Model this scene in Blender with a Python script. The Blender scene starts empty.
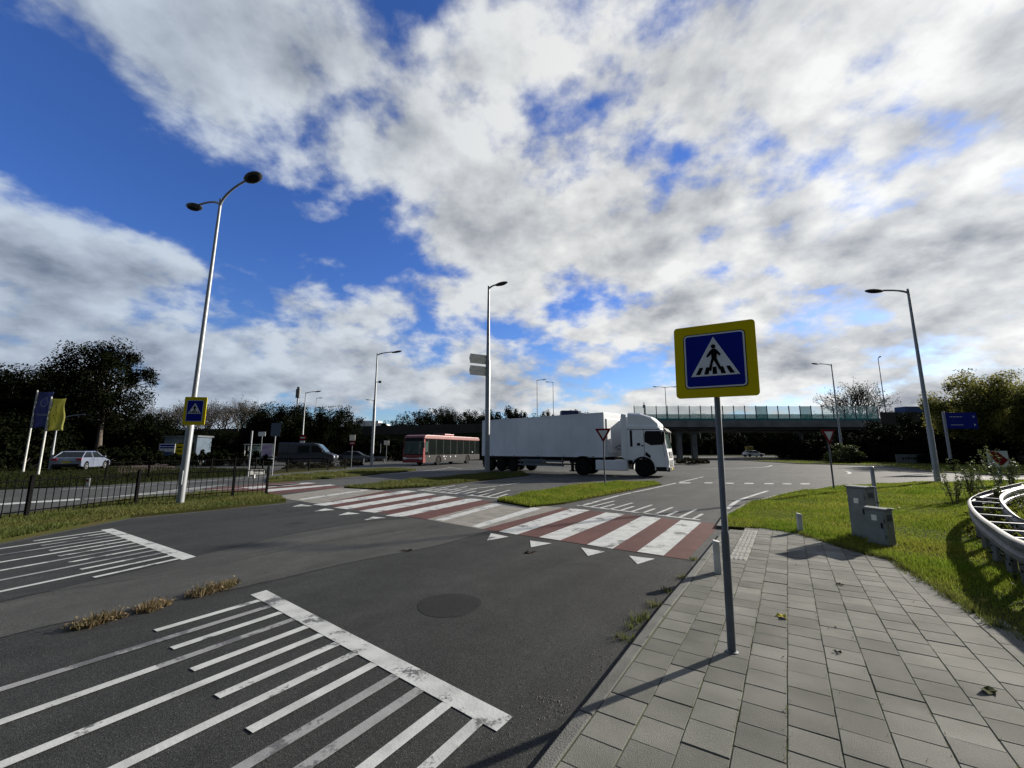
import bpy, math, random
import numpy as np
from mathutils import Vector, Matrix

C = bpy.context.scene.collection
R = math.radians
# ------------------------------------------------------------------ camera, world, sun, exposure
EYE = 1.6
FL = 416.0
PITCH = math.atan(66 / FL)
cam_d = bpy.data.cameras.new('camera')
cam = bpy.data.objects.new('camera', cam_d)
C.objects.link(cam)
cam.location = (0, 0, EYE)
cam.rotation_euler = (R(90) + PITCH, 0, 0)
cam_d.sensor_width = 36
cam_d.lens = 36 * FL / 1024
cam_d.clip_start = .05
cam_d.clip_end = 6000
sc = bpy.context.scene
sc.camera = cam
sc.view_settings.view_transform = 'Standard'
sc.view_settings.look = 'None'
sc.view_settings.gamma = 1
sc.view_settings.exposure = 0.95
sc.cycles.max_bounces = 6
sc.cycles.transparent_max_bounces = 12

SUN_AZ, SUN_EL = R(60), R(20)          # azimuth measured clockwise from +Y
SUN = Vector((math.sin(SUN_AZ) * math.cos(SUN_EL), math.cos(SUN_AZ) * math.cos(SUN_EL), math.sin(SUN_EL)))
sun_d = bpy.data.lights.new('sun', 'SUN')
sun_d.energy = 4.8
sun_d.angle = R(.7)
sun_d.color = (1, .93, .82)
sun = bpy.data.objects.new('sun', sun_d)
C.objects.link(sun)
sun.rotation_euler = (-SUN).to_track_quat('-Z', 'Y').to_euler()


def ray(px, py):
    X, Y = px - 512, 384 - py
    return (X, FL * math.cos(PITCH) - Y * math.sin(PITCH), FL * math.sin(PITCH) + Y * math.cos(PITCH))


def G(px, py, h=0.0):
    x, y, z = ray(px, py)
    t = (h - EYE) / z
    return (x * t, y * t)


def P(px, py, d):
    x, y, z = ray(px, py)
    return Vector((x * d / y, d, EYE + z * d / y))


def sky_dir(px, py):
    return Vector(ray(px, py)).normalized()


def build_world():
    w = bpy.data.worlds.new('World')
    sc.world = w
    w.use_nodes = True
    nt = w.node_tree
    nt.nodes.clear()
    N = nt.nodes.new
    L = nt.links.new

    def math_(op, a, b=None, c=None, clamp=False):
        n = N('ShaderNodeMath'); n.operation = op; n.use_clamp = clamp
        for i, v in enumerate((a, b, c)):
            if v is None: continue
            if isinstance(v, (int, float)): n.inputs[i].default_value = v
            else: L(v, n.inputs[i])
        return n.outputs[0]

    def vmath(op, a, b=None, scale=None):
        n = N('ShaderNodeVectorMath'); n.operation = op
        for i, v in enumerate((a, b)):
            if v is None: continue
            if isinstance(v, (tuple, Vector)): n.inputs[i].default_value = v
            else: L(v, n.inputs[i])
        if scale is not None:
            if isinstance(scale, (int, float)): n.inputs['Scale'].default_value = scale
            else: L(scale, n.inputs['Scale'])
        return n.outputs['Value'] if op == 'DOT_PRODUCT' else n.outputs['Vector']

    def smooth(v, a, b):
        n = N('ShaderNodeMapRange'); n.interpolation_type = 'SMOOTHSTEP'
        n.inputs['From Min'].default_value = a; n.inputs['From Max'].default_value = b
        L(v, n.inputs['Value'])
        return n.outputs['Result']

    def mixc(f, a, b):
        n = N('ShaderNodeMix'); n.data_type = 'RGBA'
        if isinstance(f, (int, float)): n.inputs[0].default_value = f
        else: L(f, n.inputs[0])
        for i, v in ((6, a), (7, b)):
            if isinstance(v, tuple): n.inputs[i].default_value = (*v, 1)
            else: L(v, n.inputs[i])
        return n.outputs[2]

    tc = N('ShaderNodeTexCoord').outputs['Generated']
    d = vmath('NORMALIZE', tc)
    sep = N('ShaderNodeSeparateXYZ'); L(d, sep.inputs[0])
    z = sep.outputs['Z']
    zz = math_('MAXIMUM', z, 0.0)
    inv = math_('DIVIDE', 1.0, math_('ADD', zz, 0.62))
    p = vmath('SCALE', d, scale=inv)
    p = vmath('MULTIPLY', p, (1, 1, 1.7))

    def fbm(vec, scale, detail, rough, dist=0.0):
        n = N('ShaderNodeTexNoise'); n.noise_dimensions = '3D'
        n.inputs['Scale'].default_value = scale; n.inputs['Detail'].default_value = detail
        n.inputs['Roughness'].default_value = rough; n.inputs['Distortion'].default_value = dist
        L(vec, n.inputs['Vector'])
        return n.outputs['Fac']

    off = vmath('ADD', p, (3.1, 7.4, 1.2))
    big = fbm(off, 4.2, 10, .54, .10)
    fine = fbm(off, 13, 6, .56, .10)
    blobs = [  # px, py, strength, tightness
        (-60, 60, -.30, 50), (8, 60, -.26, 220), (0, 110, -.28, 90), (90, 165, -.26, 110), (180, 190, -.28, 110), (270, 215, -.32, 110), (350, 215, -.30, 110),
        (300, 255, -.20, 220), (240, 235, -.16, 220), (395, 20, -.24, 500), (425, 200, -.12, 260), (345, 285, -.12, 400), (290, 165, -.12, 300),
        (600, 75, .10, 800), (540, 95, -.04, 900), (1000, 130, .30, 90), (1010, 260, .25, 120), (700, 230, .12, 120), (220, 420, .25, 300), (330, 415, .22, 300), (680, 338, -.18, 900), (745, 322, -.16, 1200), (790, 283, -.18, 900), (720, 292, -.14, 900), (870, 278, -.16, 900), (640, 300, -.10, 800), (560, 292, -.10, 700),
        (20, 140, -.10, 200), (215, 380, -.12, 1200), (120, 352, -.12, 1200), (255, 364, -.10, 1500), (40, 315, -.10, 1200),
        (270, 50, .18, 40), (140, 50, .26, 90), (190, 100, .12, 200), (420, 110, .16, 160), (560, 20, .12, 80), (720, 150, .11, 12), (930, 200, .14, 12), (540, 250, .18, 40),
        (20, 240, .20, 120), (100, 260, .18, 160), (180, 295, .20, 160), (260, 320, .24, 160), (340, 345, .18, 120), (430, 370, .18, 60), (600, 385, .22, 60), (60, 350, .20, 200), (-60, 260, .3, 60),
        (900, 350, .24, 60), (355, 155, .30, 700), (315, 150, .16, 1200), (450, 255, .18, 160), (330, 60, .12, 60), (318, 270, .14, 1200), (200, 400, .22, 200), (80, 400, .2, 100), (700, 390, .22, 100),
    ]
    bias = None
    for px, py, s, k in blobs:
        dp = vmath('DOT_PRODUCT', d, sky_dir(px, py))
        e = math_('MULTIPLY', math_('EXPONENT', math_('MULTIPLY', math_('SUBTRACT', dp, 1.0), float(k))), s * .72)
        bias = e if bias is None else math_('ADD', bias, e)
    dens = math_('ADD', math_('ADD', math_('MULTIPLY', math_('SUBTRACT', big, .5), 2.3), math_('MULTIPLY', math_('SUBTRACT', fine, .5), .62)), bias)
    back = smooth(vmath('DOT_PRODUCT', d, (0, -1, 0)), .02, .30)      # unseen grey bank added behind the camera to cut and neutralise the fill
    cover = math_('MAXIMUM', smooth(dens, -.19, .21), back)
    so = Vector((SUN.x, SUN.y, 0)).normalized() * .045
    p2 = vmath('ADD', off, (so.x, so.y, .05))
    big2 = fbm(p2, 4.2, 10, .54, .10)
    fine2 = fbm(p2, 13, 6, .56, .10)
    rel = math_('ADD', math_('MULTIPLY', math_('SUBTRACT', big, big2), 3.2), math_('MULTIPLY', math_('SUBTRACT', fine, fine2), .9))
    thick = smooth(dens, .05, .75)
    lit = math_('ADD', math_('SUBTRACT', .78, math_('MULTIPLY', thick, .50)), rel)
    ds = vmath('DOT_PRODUCT', d, SUN)
    glow = math_('EXPONENT', math_('MULTIPLY', math_('SUBTRACT', ds, 1.0), 3.0))
    for px, py, s, k in ((660, 130, .22, 60), (760, 160, .14, 80), (990, 215, .26, 160), (870, 370, .24, 110), (330, 100, .10, 200), (430, 60, .12, 200)):   # shaded undersides
        e = math_('EXPONENT', math_('MULTIPLY', math_('SUBTRACT', vmath('DOT_PRODUCT', d, sky_dir(px, py)), 1.0), float(k)))
        lit = math_('SUBTRACT', lit, math_('MULTIPLY', e, s))
    lit = math_('ADD', lit, math_('MULTIPLY', glow, .10), clamp=True)
    ccol = mixc(lit, (.125, .138, .165), (.392, .40, .408))
    ccol = vmath('SCALE', ccol, scale=math_('ADD', .84, math_('MULTIPLY', glow, .32)))

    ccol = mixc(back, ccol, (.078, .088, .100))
    # clouds away from the sun take the colour of the blue sky around them
    ccol = vmath('MULTIPLY', ccol, mixc(smooth(ds, -.2, .75), (.84, .95, 1.10), (1.14, 1.13, 1.10)))

    sky = N('ShaderNodeTexSky'); sky.sky_type = 'NISHITA'; sky.sun_disc = False
    sky.sun_elevation = SUN_EL; sky.sun_rotation = SUN_AZ
    sky.air_density = 1.0; sky.dust_density = .5; sky.ozone_density = 2.5; sky.altitude = 0
    skyc = vmath('MULTIPLY', sky.outputs[0], mixc(smooth(z, .02, .42), (.66, .82, 1.08), (.42, .66, 1.22)))
    bg1 = N('ShaderNodeBackground'); L(skyc, bg1.inputs[0]); bg1.inputs[1].default_value = .070
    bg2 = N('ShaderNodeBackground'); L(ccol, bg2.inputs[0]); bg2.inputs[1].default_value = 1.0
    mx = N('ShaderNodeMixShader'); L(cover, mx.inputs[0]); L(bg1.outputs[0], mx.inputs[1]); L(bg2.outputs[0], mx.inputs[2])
    out = N('ShaderNodeOutputWorld'); L(mx.outputs[0], out.inputs[0])


build_world()

# ------------------------------------------------------------------ materials
MATS = {}


def mat(name, c1, c2=None, scale=6.0, rough=.7, metal=0.0, bump=0.0, bscale=None, spec=.5, coat=0.0, island=0.0,
        trans=0.0, detail=6, lo=.35, hi=.65, rough2=None):
    if name in MATS: return MATS[name]
    m = bpy.data.materials.new(name); m.use_nodes = True
    nt = m.node_tree; N = nt.nodes.new; L = nt.links.new
    b = nt.nodes['Principled BSDF']
    b.inputs['Roughness'].default_value = rough
    b.inputs['Metallic'].default_value = metal
    b.inputs['Specular IOR Level'].default_value = spec
    b.inputs['Coat Weight'].default_value = coat
    if c2 is None: c2 = tuple(v * .86 for v in c1)
    tc = N('ShaderNodeTexCoord')
    n = N('ShaderNodeTexNoise'); n.inputs['Scale'].default_value = scale; n.inputs['Detail'].default_value = detail
    L(tc.outputs['Object'], n.inputs['Vector'])
    mr = N('ShaderNodeMapRange'); mr.inputs['From Min'].default_value = lo; mr.inputs['From Max'].default_value = hi
    L(n.outputs['Fac'], mr.inputs['Value'])
    mx = N('ShaderNodeMix'); mx.data_type = 'RGBA'
    mx.inputs[6].default_value = (*c1, 1); mx.inputs[7].default_value = (*c2, 1)
    L(mr.outputs[0], mx.inputs[0])
    col = mx.outputs[2]
    if island:
        g = N('ShaderNodeNewGeometry')
        ir = N('ShaderNodeMapRange'); ir.inputs['To Min'].default_value = 1 - island; ir.inputs['To Max'].default_value = 1 + island
        L(g.outputs['Random Per Island'], ir.inputs['Value'])
        vm = N('ShaderNodeVectorMath'); vm.operation = 'SCALE'
        L(col, vm.inputs[0]); L(ir.outputs[0], vm.inputs['Scale'])
        col = vm.outputs['Vector']
    L(col, b.inputs['Base Color'])
    if rough2 is not None:
        rr = N('ShaderNodeMapRange'); rr.inputs['To Min'].default_value = rough; rr.inputs['To Max'].default_value = rough2
        L(mr.outputs[0], rr.inputs['Value']); L(rr.outputs[0], b.inputs['Roughness'])
    if bump:
        bn = N('ShaderNodeTexNoise'); bn.inputs['Scale'].default_value = bscale or scale * 8; bn.inputs['Detail'].default_value = 4
        L(tc.outputs['Object'], bn.inputs['Vector'])
        bp = N('ShaderNodeBump'); bp.inputs['Strength'].default_value = bump; bp.inputs['Distance'].default_value = .02
        L(bn.outputs['Fac'], bp.inputs['Height']); L(bp.outputs['Normal'], b.inputs['Normal'])
    if trans:
        out = nt.nodes['Material Output']
        t = N('ShaderNodeBsdfTranslucent'); L(col, t.inputs['Color'])
        ms = N('ShaderNodeMixShader'); ms.inputs[0].default_value = trans
        L(b.outputs[0], ms.inputs[1]); L(t.outputs[0], ms.inputs[2]); L(ms.outputs[0], out.inputs['Surface'])
    MATS[name] = m
    return m


def asphalt(name, base, vary, speck=.5):
    """aggregate speckle, worn tracks, oil and damp stains, fine cracks"""
    m = bpy.data.materials.new(name); m.use_nodes = True
    nt = m.node_tree; N = nt.nodes.new; L = nt.links.new
    b = nt.nodes['Principled BSDF']
    tc = N('ShaderNodeTexCoord').outputs['Object']
    rot = N('ShaderNodeMapping'); rot.inputs['Rotation'].default_value = (0, 0, R(-56)); L(tc, rot.inputs['Vector'])

    def noise(sc_, det, vec=tc, ro=.55):
        n = N('ShaderNodeTexNoise'); n.inputs['Scale'].default_value = sc_; n.inputs['Detail'].default_value = det
        n.inputs['Roughness'].default_value = ro
        L(vec, n.inputs['Vector']); return n.outputs['Fac']

    def rng(v, a, b_, c, d):
        n = N('ShaderNodeMapRange')
        for k, x in zip(('From Min', 'From Max', 'To Min', 'To Max'), (a, b_, c, d)): n.inputs[k].default_value = x
        L(v, n.inputs['Value']); return n.outputs[0]

    def mul(a, c):
        n = N('ShaderNodeMath'); n.operation = 'MULTIPLY'; L(a, n.inputs[0]); L(c, n.inputs[1]); return n.outputs[0]
    st = N('ShaderNodeMapping'); st.inputs['Scale'].default_value = (.14, 1.3, 1); L(rot.outputs[0], st.inputs['Vector'])
    large = rng(noise(.35, 5), .3, .7, 1 - vary, 1 + vary)
    tracks = rng(noise(1.2, 4, st.outputs[0]), .3, .7, 1 - vary * .9, 1 + vary * .9)
    mid = rng(noise(3.5, 6, ro=.7), .3, .7, .86, 1.14)
    vor = N('ShaderNodeTexVoronoi'); vor.inputs['Scale'].default_value = 210; L(tc, vor.inputs['Vector'])
    sp = N('ShaderNodeSeparateColor'); L(vor.outputs['Color'], sp.inputs[0])
    spk = rng(sp.outputs[0], 0, 1, 1 - speck, 1 + speck)
    f = mul(mul(large, tracks), mul(mid, spk))
    cr = N('ShaderNodeTexVoronoi'); cr.feature = 'DISTANCE_TO_EDGE'; cr.inputs['Scale'].default_value = .55
    wv = N('ShaderNodeTexNoise'); wv.inputs['Scale'].default_value = 1.6; wv.inputs['Detail'].default_value = 6; L(tc, wv.inputs['Vector'])
    wa = N('ShaderNodeVectorMath'); wa.operation = 'MULTIPLY_ADD'; L(wv.outputs['Color'], wa.inputs[0]); wa.inputs[1].default_value = (1.1, 1.1, 0); L(tc, wa.inputs[2])
    L(wa.outputs[0], cr.inputs['Vector'])
    crack = rng(cr.outputs['Distance'], 0, .006, .55, 1)
    gate = rng(noise(.22, 3), .54, .62, 0, 1)
    cm = N('ShaderNodeMix'); cm.inputs[2].default_value = 1.0; L(gate, cm.inputs[0]); L(crack, cm.inputs[3])
    f = mul(f, cm.outputs[0])
    stone = rng(sp.outputs[1], .93, .97, 1, 2.1)
    f = mul(f, stone)
    oil = rng(noise(.9, 3), .62, .72, 1, .72)
    f = mul(f, oil)
    vs = N('ShaderNodeVectorMath'); vs.operation = 'SCALE'; vs.inputs[0].default_value = base; L(f, vs.inputs['Scale'])
    L(vs.outputs[0], b.inputs['Base Color'])
    b.inputs['Roughness'].default_value = .8
    b.inputs['Specular IOR Level'].default_value = .12
    bp = N('ShaderNodeBump'); bp.inputs['Strength'].default_value = .45; bp.inputs['Distance'].default_value = .004
    L(vor.outputs['Distance'], bp.inputs['Height']); L(bp.outputs['Normal'], b.inputs['Normal'])
    MATS[name] = m
    return m


def paint(name, white, under, wear):
    """road paint over asphalt, rubbed through along the wheel tracks"""
    m = bpy.data.materials.new(name); m.use_nodes = True
    nt = m.node_tree; N = nt.nodes.new; L = nt.links.new
    b = nt.nodes['Principled BSDF']
    tc = N('ShaderNodeTexCoord').outputs['Object']
    a = N('ShaderNodeTexNoise'); a.inputs['Scale'].default_value = 1.7; a.inputs['Detail'].default_value = 9; a.inputs['Roughness'].default_value = .66
    c = N('ShaderNodeTexNoise'); c.inputs['Scale'].default_value = 38; c.inputs['Detail'].default_value = 5; c.inputs['Roughness'].default_value = .7
    g = N('ShaderNodeTexNoise'); g.inputs['Scale'].default_value = 5; g.inputs['Detail'].default_value = 5
    for n in (a, c, g): L(tc, n.inputs['Vector'])
    s = N('ShaderNodeMath'); s.operation = 'MULTIPLY_ADD'; L(c.outputs[0], s.inputs[0]); s.inputs[1].default_value = .28; L(a.outputs[0], s.inputs[2])
    mr = N('ShaderNodeMapRange'); mr.inputs['From Min'].default_value = wear; mr.inputs['From Max'].default_value = wear + .05
    L(s.outputs[0], mr.inputs['Value'])
    dm = N('ShaderNodeMix'); dm.data_type = 'RGBA'
    dm.inputs[6].default_value = (*white, 1); dm.inputs[7].default_value = (*[v * .72 for v in white], 1)
    gm = N('ShaderNodeMapRange'); gm.inputs['From Min'].default_value = .4; gm.inputs['From Max'].default_value = .7
    L(g.outputs[0], gm.inputs['Value']); L(gm.outputs[0], dm.inputs[0])
    mx = N('ShaderNodeMix'); mx.data_type = 'RGBA'
    L(dm.outputs[2], mx.inputs[6]); mx.inputs[7].default_value = (*under, 1)
    L(mr.outputs[0], mx.inputs[0]); L(mx.outputs[2], b.inputs['Base Color'])
    b.inputs['Roughness'].default_value = .65
    bp = N('ShaderNodeBump'); bp.inputs['Strength'].default_value = .4; bp.inputs['Distance'].default_value = .006
    L(c.outputs[0], bp.inputs['Height']); L(bp.outputs['Normal'], b.inputs['Normal'])
    MATS[name] = m
    return m


def glass(name, tint, rough=.05, alpha=1.0):
    m = bpy.data.materials.new(name); m.use_nodes = True
    b = m.node_tree.nodes['Principled BSDF']
    b.inputs['Base Color'].default_value = (*tint, 1)
    b.inputs['Roughness'].default_value = rough
    b.inputs['Specular IOR Level'].default_value = .18
    b.inputs['Alpha'].default_value = alpha
    MATS[name] = m
    return m


M_ASPH = asphalt('asphalt_dark', (.031, .0318, .0305), .22, .6)
M_ASPH2 = asphalt('asphalt_worn', (.053, .0535, .050), .26, .35)
M_ASPH3 = asphalt('asphalt_roundabout', (.060, .061, .058), .18, .35)
M_PATCH = asphalt('asphalt_patch', (.019, .019, .019), .10, .3)
M_RED = asphalt('red_asphalt', (.088, .042, .037), .16, .35)
M_TAN = mat('tan_paving', (.20, .185, .16), (.13, .125, .105), 3, .85, bump=.4, bscale=60)
M_PAINT = paint('road_paint', (.43, .44, .42), (.08, .08, .078), .705)
M_PAINT_OLD = paint('road_paint_faded', (.24, .24, .235), (.085, .085, .085), .66)
M_KERB = mat('kerb_concrete', (.105, .104, .094), (.065, .066, .056), 4, .9, bump=.4, bscale=90)
M_TILE = mat('paving_tile', (.175, .172, .150), (.090, .091, .076), 1.9, .88, bump=.45, bscale=200, island=.22, detail=12, lo=.30, hi=.72, spec=.2)
M_RIB = mat('tactile_tile', (.25, .248, .225), (.18, .178, .16), 5, .85, bump=.3, bscale=160, island=.10)
M_JOINT = mat('joint_sand', (.035, .036, .024), (.05, .065, .02), 2.5, .95)
M_SOIL = mat('grass_soil', (.030, .036, .010), (.040, .034, .016), 1.6, .95, bump=.6, bscale=25, spec=.02)
M_FIELD = mat('far_grass', (.016, .020, .007), (.010, .014, .005), .12, .95, spec=.02)
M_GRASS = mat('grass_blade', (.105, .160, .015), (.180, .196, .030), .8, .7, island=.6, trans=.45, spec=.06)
M_GRASS_D = mat('grass_blade_darkened', (.016, .022, .007), (.024, .026, .009), .5, .8, island=.4, trans=.3, spec=.02)  # green lowered to paint in how dark this grass looks against the light
M_GRASS_L = mat('grass_blade_muted', (.075, .095, .02), (.11, .11, .03), .7, .6, island=.45, trans=.40, spec=.2)  # darker, less saturated blade green
M_WEED = mat('dry_weed', (.20, .14, .075), (.10, .085, .035), 3, .8, island=.4, trans=.35)
M_GALV = mat('galvanised_steel', (.25, .265, .28), (.20, .215, .23), 3, .5, metal=.3)
M_GALVD = mat('weathered_post_steel', (.11, .125, .14), (.08, .09, .10), 5, .5, metal=.4)
M_RAIL = mat('guardrail_zinc', (.13, .135, .14), (.07, .07, .066), 3, .6, metal=.1)
M_BLACK = mat('black_paint', (.003, .003, .0032), (.005, .005, .005), 6, .8, spec=.05)
M_DARK = mat('dark_plastic', (.008, .008, .009), None, 6, .6, spec=.15)
M_RUB = mat('rubber', (.006, .006, .006), (.010, .010, .009), 6, .9, spec=.1)
M_LAMP = mat('lamp_housing', (.05, .055, .06), (.035, .04, .045), 4, .45, metal=.3)
M_WHITE = mat('white_lacquer', (.76, .77, .78), (.68, .69, .70), 1.4, .35, coat=.2)
M_WBOX = mat('trailer_white', (.70, .72, .74), (.58, .60, .62), .5, .45, bump=.05, bscale=2)
M_OFFW = mat('offwhite_post', (.50, .50, .47), (.36, .37, .35), 7, .6)
M_CABI = mat('cabinet_grey', (.18, .195, .175), (.13, .14, .125), 5, .6, bump=.1)
M_YEL = mat('sign_yellow', (.50, .40, .002), (.45, .355, .002), 4, .6, spec=.08)
M_BLUE = mat('sign_blue', (.002, .012, .20), (.002, .010, .17), 4, .6, spec=.08)
M_SIGNW = mat('sign_white', (.55, .57, .60), (.47, .49, .51), 6, .5)
M_SIGNR = mat('sign_red', (.16, .008, .012), (.13, .007, .010), 6, .6, spec=.08)
M_SIGNB = mat('sign_back', (.78, .74, .62), (.66, .63, .53), 5, .6)
M_BRED = mat('bus_red', (.19, .007, .010), (.15, .006, .008), 2, .35, coat=.3)
M_BGREY = mat('bus_grey', (.014, .014, .0145), (.010, .010, .0105), 1, .6, spec=.15)
M_BROOF = mat('bus_roof', (.22, .065, .065), (.17, .05, .05), 2, .45)
M_VAN = mat('van_grey', (.035, .042, .055), (.028, .033, .045), 2, .3, metal=.3, coat=.4)
M_SILV = mat('car_silver', (.22, .25, .33), (.18, .21, .28), 2, .3, metal=.4, coat=.4)
M_DCAR = mat('car_dark', (.03, .035, .042), None, 2, .25, coat=.5)
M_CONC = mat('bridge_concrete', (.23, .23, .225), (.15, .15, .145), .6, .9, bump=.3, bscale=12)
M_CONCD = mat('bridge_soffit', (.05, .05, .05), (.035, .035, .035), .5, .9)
M_WALLD = mat('barrier_dark', (.045, .042, .038), (.032, .03, .028), .8, .9)
M_TEAL = mat('teal_steel', (.02, .20, .20), (.02, .15, .155), 1, .5)
M_BARK = mat('bark', (.075, .062, .048), (.045, .037, .03), 3, .95, bump=.6, bscale=14)
M_BARKL = mat('bark_pale', (.085, .07, .054), (.05, .042, .034), 3, .95, bump=.6, bscale=14)
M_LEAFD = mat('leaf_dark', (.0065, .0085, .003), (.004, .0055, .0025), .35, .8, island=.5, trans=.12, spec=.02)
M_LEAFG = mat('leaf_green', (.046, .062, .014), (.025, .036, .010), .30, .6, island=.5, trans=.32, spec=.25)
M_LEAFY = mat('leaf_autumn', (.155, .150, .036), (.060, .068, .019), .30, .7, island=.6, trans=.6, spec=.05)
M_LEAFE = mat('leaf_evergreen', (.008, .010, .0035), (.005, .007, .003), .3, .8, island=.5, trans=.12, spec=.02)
M_TWIG = mat('twig_brown', (.050, .043, .036), (.036, .031, .027), 1, .9, island=.3)
M_FBLUE = mat('flag_blue', (.075, .085, .22), (.055, .065, .17), 1.5, .8, trans=.45)
M_FYEL = mat('flag_yellow', (.42, .42, .13), (.34, .34, .10), 1.5, .8, trans=.5)
M_BRICK = mat('red_brick_paving', (.085, .045, .038), (.06, .035, .03), 3, .9)
M_LENS = mat('headlight_lens', (.7, .72, .74), None, 4, .15, spec=.8)
M_TAIL = mat('tail_lens', (.35, .01, .01), None, 4, .2)
M_POSTER = mat('poster_violet', (.22, .14, .34), (.42, .36, .46), 1.4, .6, detail=2)
M_BLUEV = mat('tarp_blue', (.015, .04, .14), (.01, .03, .10), 1, .5)
M_AMBER = mat('amber_panel', (.20, .14, .01), None, 4, .5)
GL_DARK = glass('glass_dark', (.006, .008, .008), .22)
GL_BUS = mat('bus_window', (.010, .013, .012), (.006, .008, .008), .8, .5, spec=.0)
GL_SCREEN = glass('glass_windscreen', (.05, .075, .07), .05)
GL_BRIDGE = glass('glass_barrier', (.50, .66, .66), .15, .28)
GL_BRIDGE2 = glass('glass_barrier_green', (.04, .33, .30), .15, .6)
GL_RADOME = M_OFFW


# ------------------------------------------------------------------ mesh helpers
class MB:
    def __init__(self):
        self.v = []; self.f = []; self.m = []; self.M = Matrix.Identity(4); self.mi = 0

    def add(self, vs, fs):
        o = len(self.v)
        self.v += [tuple(self.M @ Vector(p)) for p in vs]
        for f in fs:
            self.f.append(tuple(i + o for i in f)); self.m.append(self.mi)
        return self

    def box(self, x0, x1, y0, y1, z0, z1):
        vs = [(x, y, z) for z in (z0, z1) for y in (y0, y1) for x in (x0, x1)]
        return self.add(vs, [(0, 2, 3, 1), (4, 5, 7, 6), (0, 1, 5, 4), (2, 6, 7, 3), (0, 4, 6, 2), (1, 3, 7, 5)])

    def prism(self, poly, z0, z1):
        n = len(poly)
        a = sum(poly[i][0] * poly[(i + 1) % n][1] - poly[(i + 1) % n][0] * poly[i][1] for i in range(n))
        if a < 0: poly = poly[::-1]
        vs = [(p[0], p[1], z0) for p in poly] + [(p[0], p[1], z1) for p in poly]
        fs = [tuple(range(n - 1, -1, -1)), tuple(range(n, 2 * n))] + [(i, (i + 1) % n, n + (i + 1) % n, n + i) for i in range(n)]
        return self.add(vs, fs)

    def sheet(self, poly, z):
        n = len(poly)
        a = sum(poly[i][0] * poly[(i + 1) % n][1] - poly[(i + 1) % n][0] * poly[i][1] for i in range(n))
        if a < 0: poly = poly[::-1]
        return self.add([(p[0], p[1], z) for p in poly], [tuple(range(n))])

    def prof(self, poly, y0, y1):
        """side outline in x,z pushed out along y"""
        S = self.M
        self.M = S @ Matrix(((1, 0, 0, 0), (0, 0, -1, 0), (0, 1, 0, 0), (0, 0, 0, 1)))
        self.prism([(p[0], p[1]) for p in poly], -y1, -y0)
        self.M = S
        return self

    def tube(self, path, rad, n=8, cap=True):
        path = [Vector(p) for p in path]
        if isinstance(rad, (int, float)): rad = [rad] * len(path)
        vs = []; fs = []
        for i, p in enumerate(path):
            t = (path[min(i + 1, len(path) - 1)] - path[max(i - 1, 0)]).normalized()
            u = t.cross(Vector((0, 0, 1)) if abs(t.z) < .95 else Vector((0, 1, 0))).normalized(); w = u.cross(t)
            for k in range(n):
                a = 2 * math.pi * k / n
                vs.append(p + (u * math.cos(a) + w * math.sin(a)) * rad[i])
        for i in range(len(path) - 1):
            for k in range(n):
                a, b = i * n + k, i * n + (k + 1) % n
                fs.append((a, a + n, b + n, b))
        if cap:
            fs.append(tuple(range(n))); fs.append(tuple(range((len(path) - 1) * n + n - 1, (len(path) - 1) * n - 1, -1)))
        return self.add(vs, fs)

    def lathe(self, prof, n=24, axis='z'):
        vs = []; fs = []
        for r, h in prof:
            for k in range(n):
                a = 2 * math.pi * k / n
                c, s = r * math.cos(a), r * math.sin(a)
                vs.append((c, s, h) if axis == 'z' else (c, h, -s))
        m = len(prof)
        for i in range(m - 1):
            for k in range(n):
                a, b = i * n + k, i * n + (k + 1) % n
                fs.append((a, b, b + n, a + n))
        fs.append(tuple(range(n - 1, -1, -1))); fs.append(tuple(range((m - 1) * n, m * n)))
        return self.add(vs, fs)

    def ell(self, c, r, n=14, m=8):
        vs = []; fs = []
        for i in range(m + 1):
            t = math.pi * i / m
            for k in range(n):
                a = 2 * math.pi * k / n
                vs.append((c[0] + r[0] * math.sin(t) * math.cos(a), c[1] + r[1] * math.sin(t) * math.sin(a), c[2] + r[2] * math.cos(t)))
        for i in range(m):
            for k in range(n):
                a, b = i * n + k, i * n + (k + 1) % n
                fs.append((a, a + n, b + n, b))
        return self.add(vs, fs)

    def loft(self, rings):
        """closed rings of equal count"""
        n = len(rings[0]); vs = [p for r in rings for p in r]; fs = []
        for i in range(len(rings) - 1):
            for k in range(n):
                a, b = i * n + k, i * n + (k + 1) % n
                fs.append((a, b, b + n, a + n))
        fs.append(tuple(range(n - 1, -1, -1))); fs.append(tuple(range((len(rings) - 1) * n, len(rings) * n)))
        return self.add(vs, fs)

    def build(self, name, m, parent=None, smooth=None, bevel=0, seg=2):
        me = bpy.data.meshes.new(name)
        me.from_pydata(self.v, [], self.f)
        for x in (m if isinstance(m, (list, tuple)) else [m]): me.materials.append(x)
        if isinstance(m, (list, tuple)): me.polygons.foreach_set('material_index', self.m)
        if smooth is not None:
            me.shade_smooth()
            me.set_sharp_from_angle(angle=R(smooth))
        me.update()
        o = bpy.data.objects.new(name, me); C.objects.link(o)
        if parent: o.parent = parent
        if bevel:
            b = o.modifiers.new('bevel', 'BEVEL'); b.width = bevel; b.segments = seg; b.limit_method = 'ANGLE'; b.angle_limit = R(40)
        return o


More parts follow.
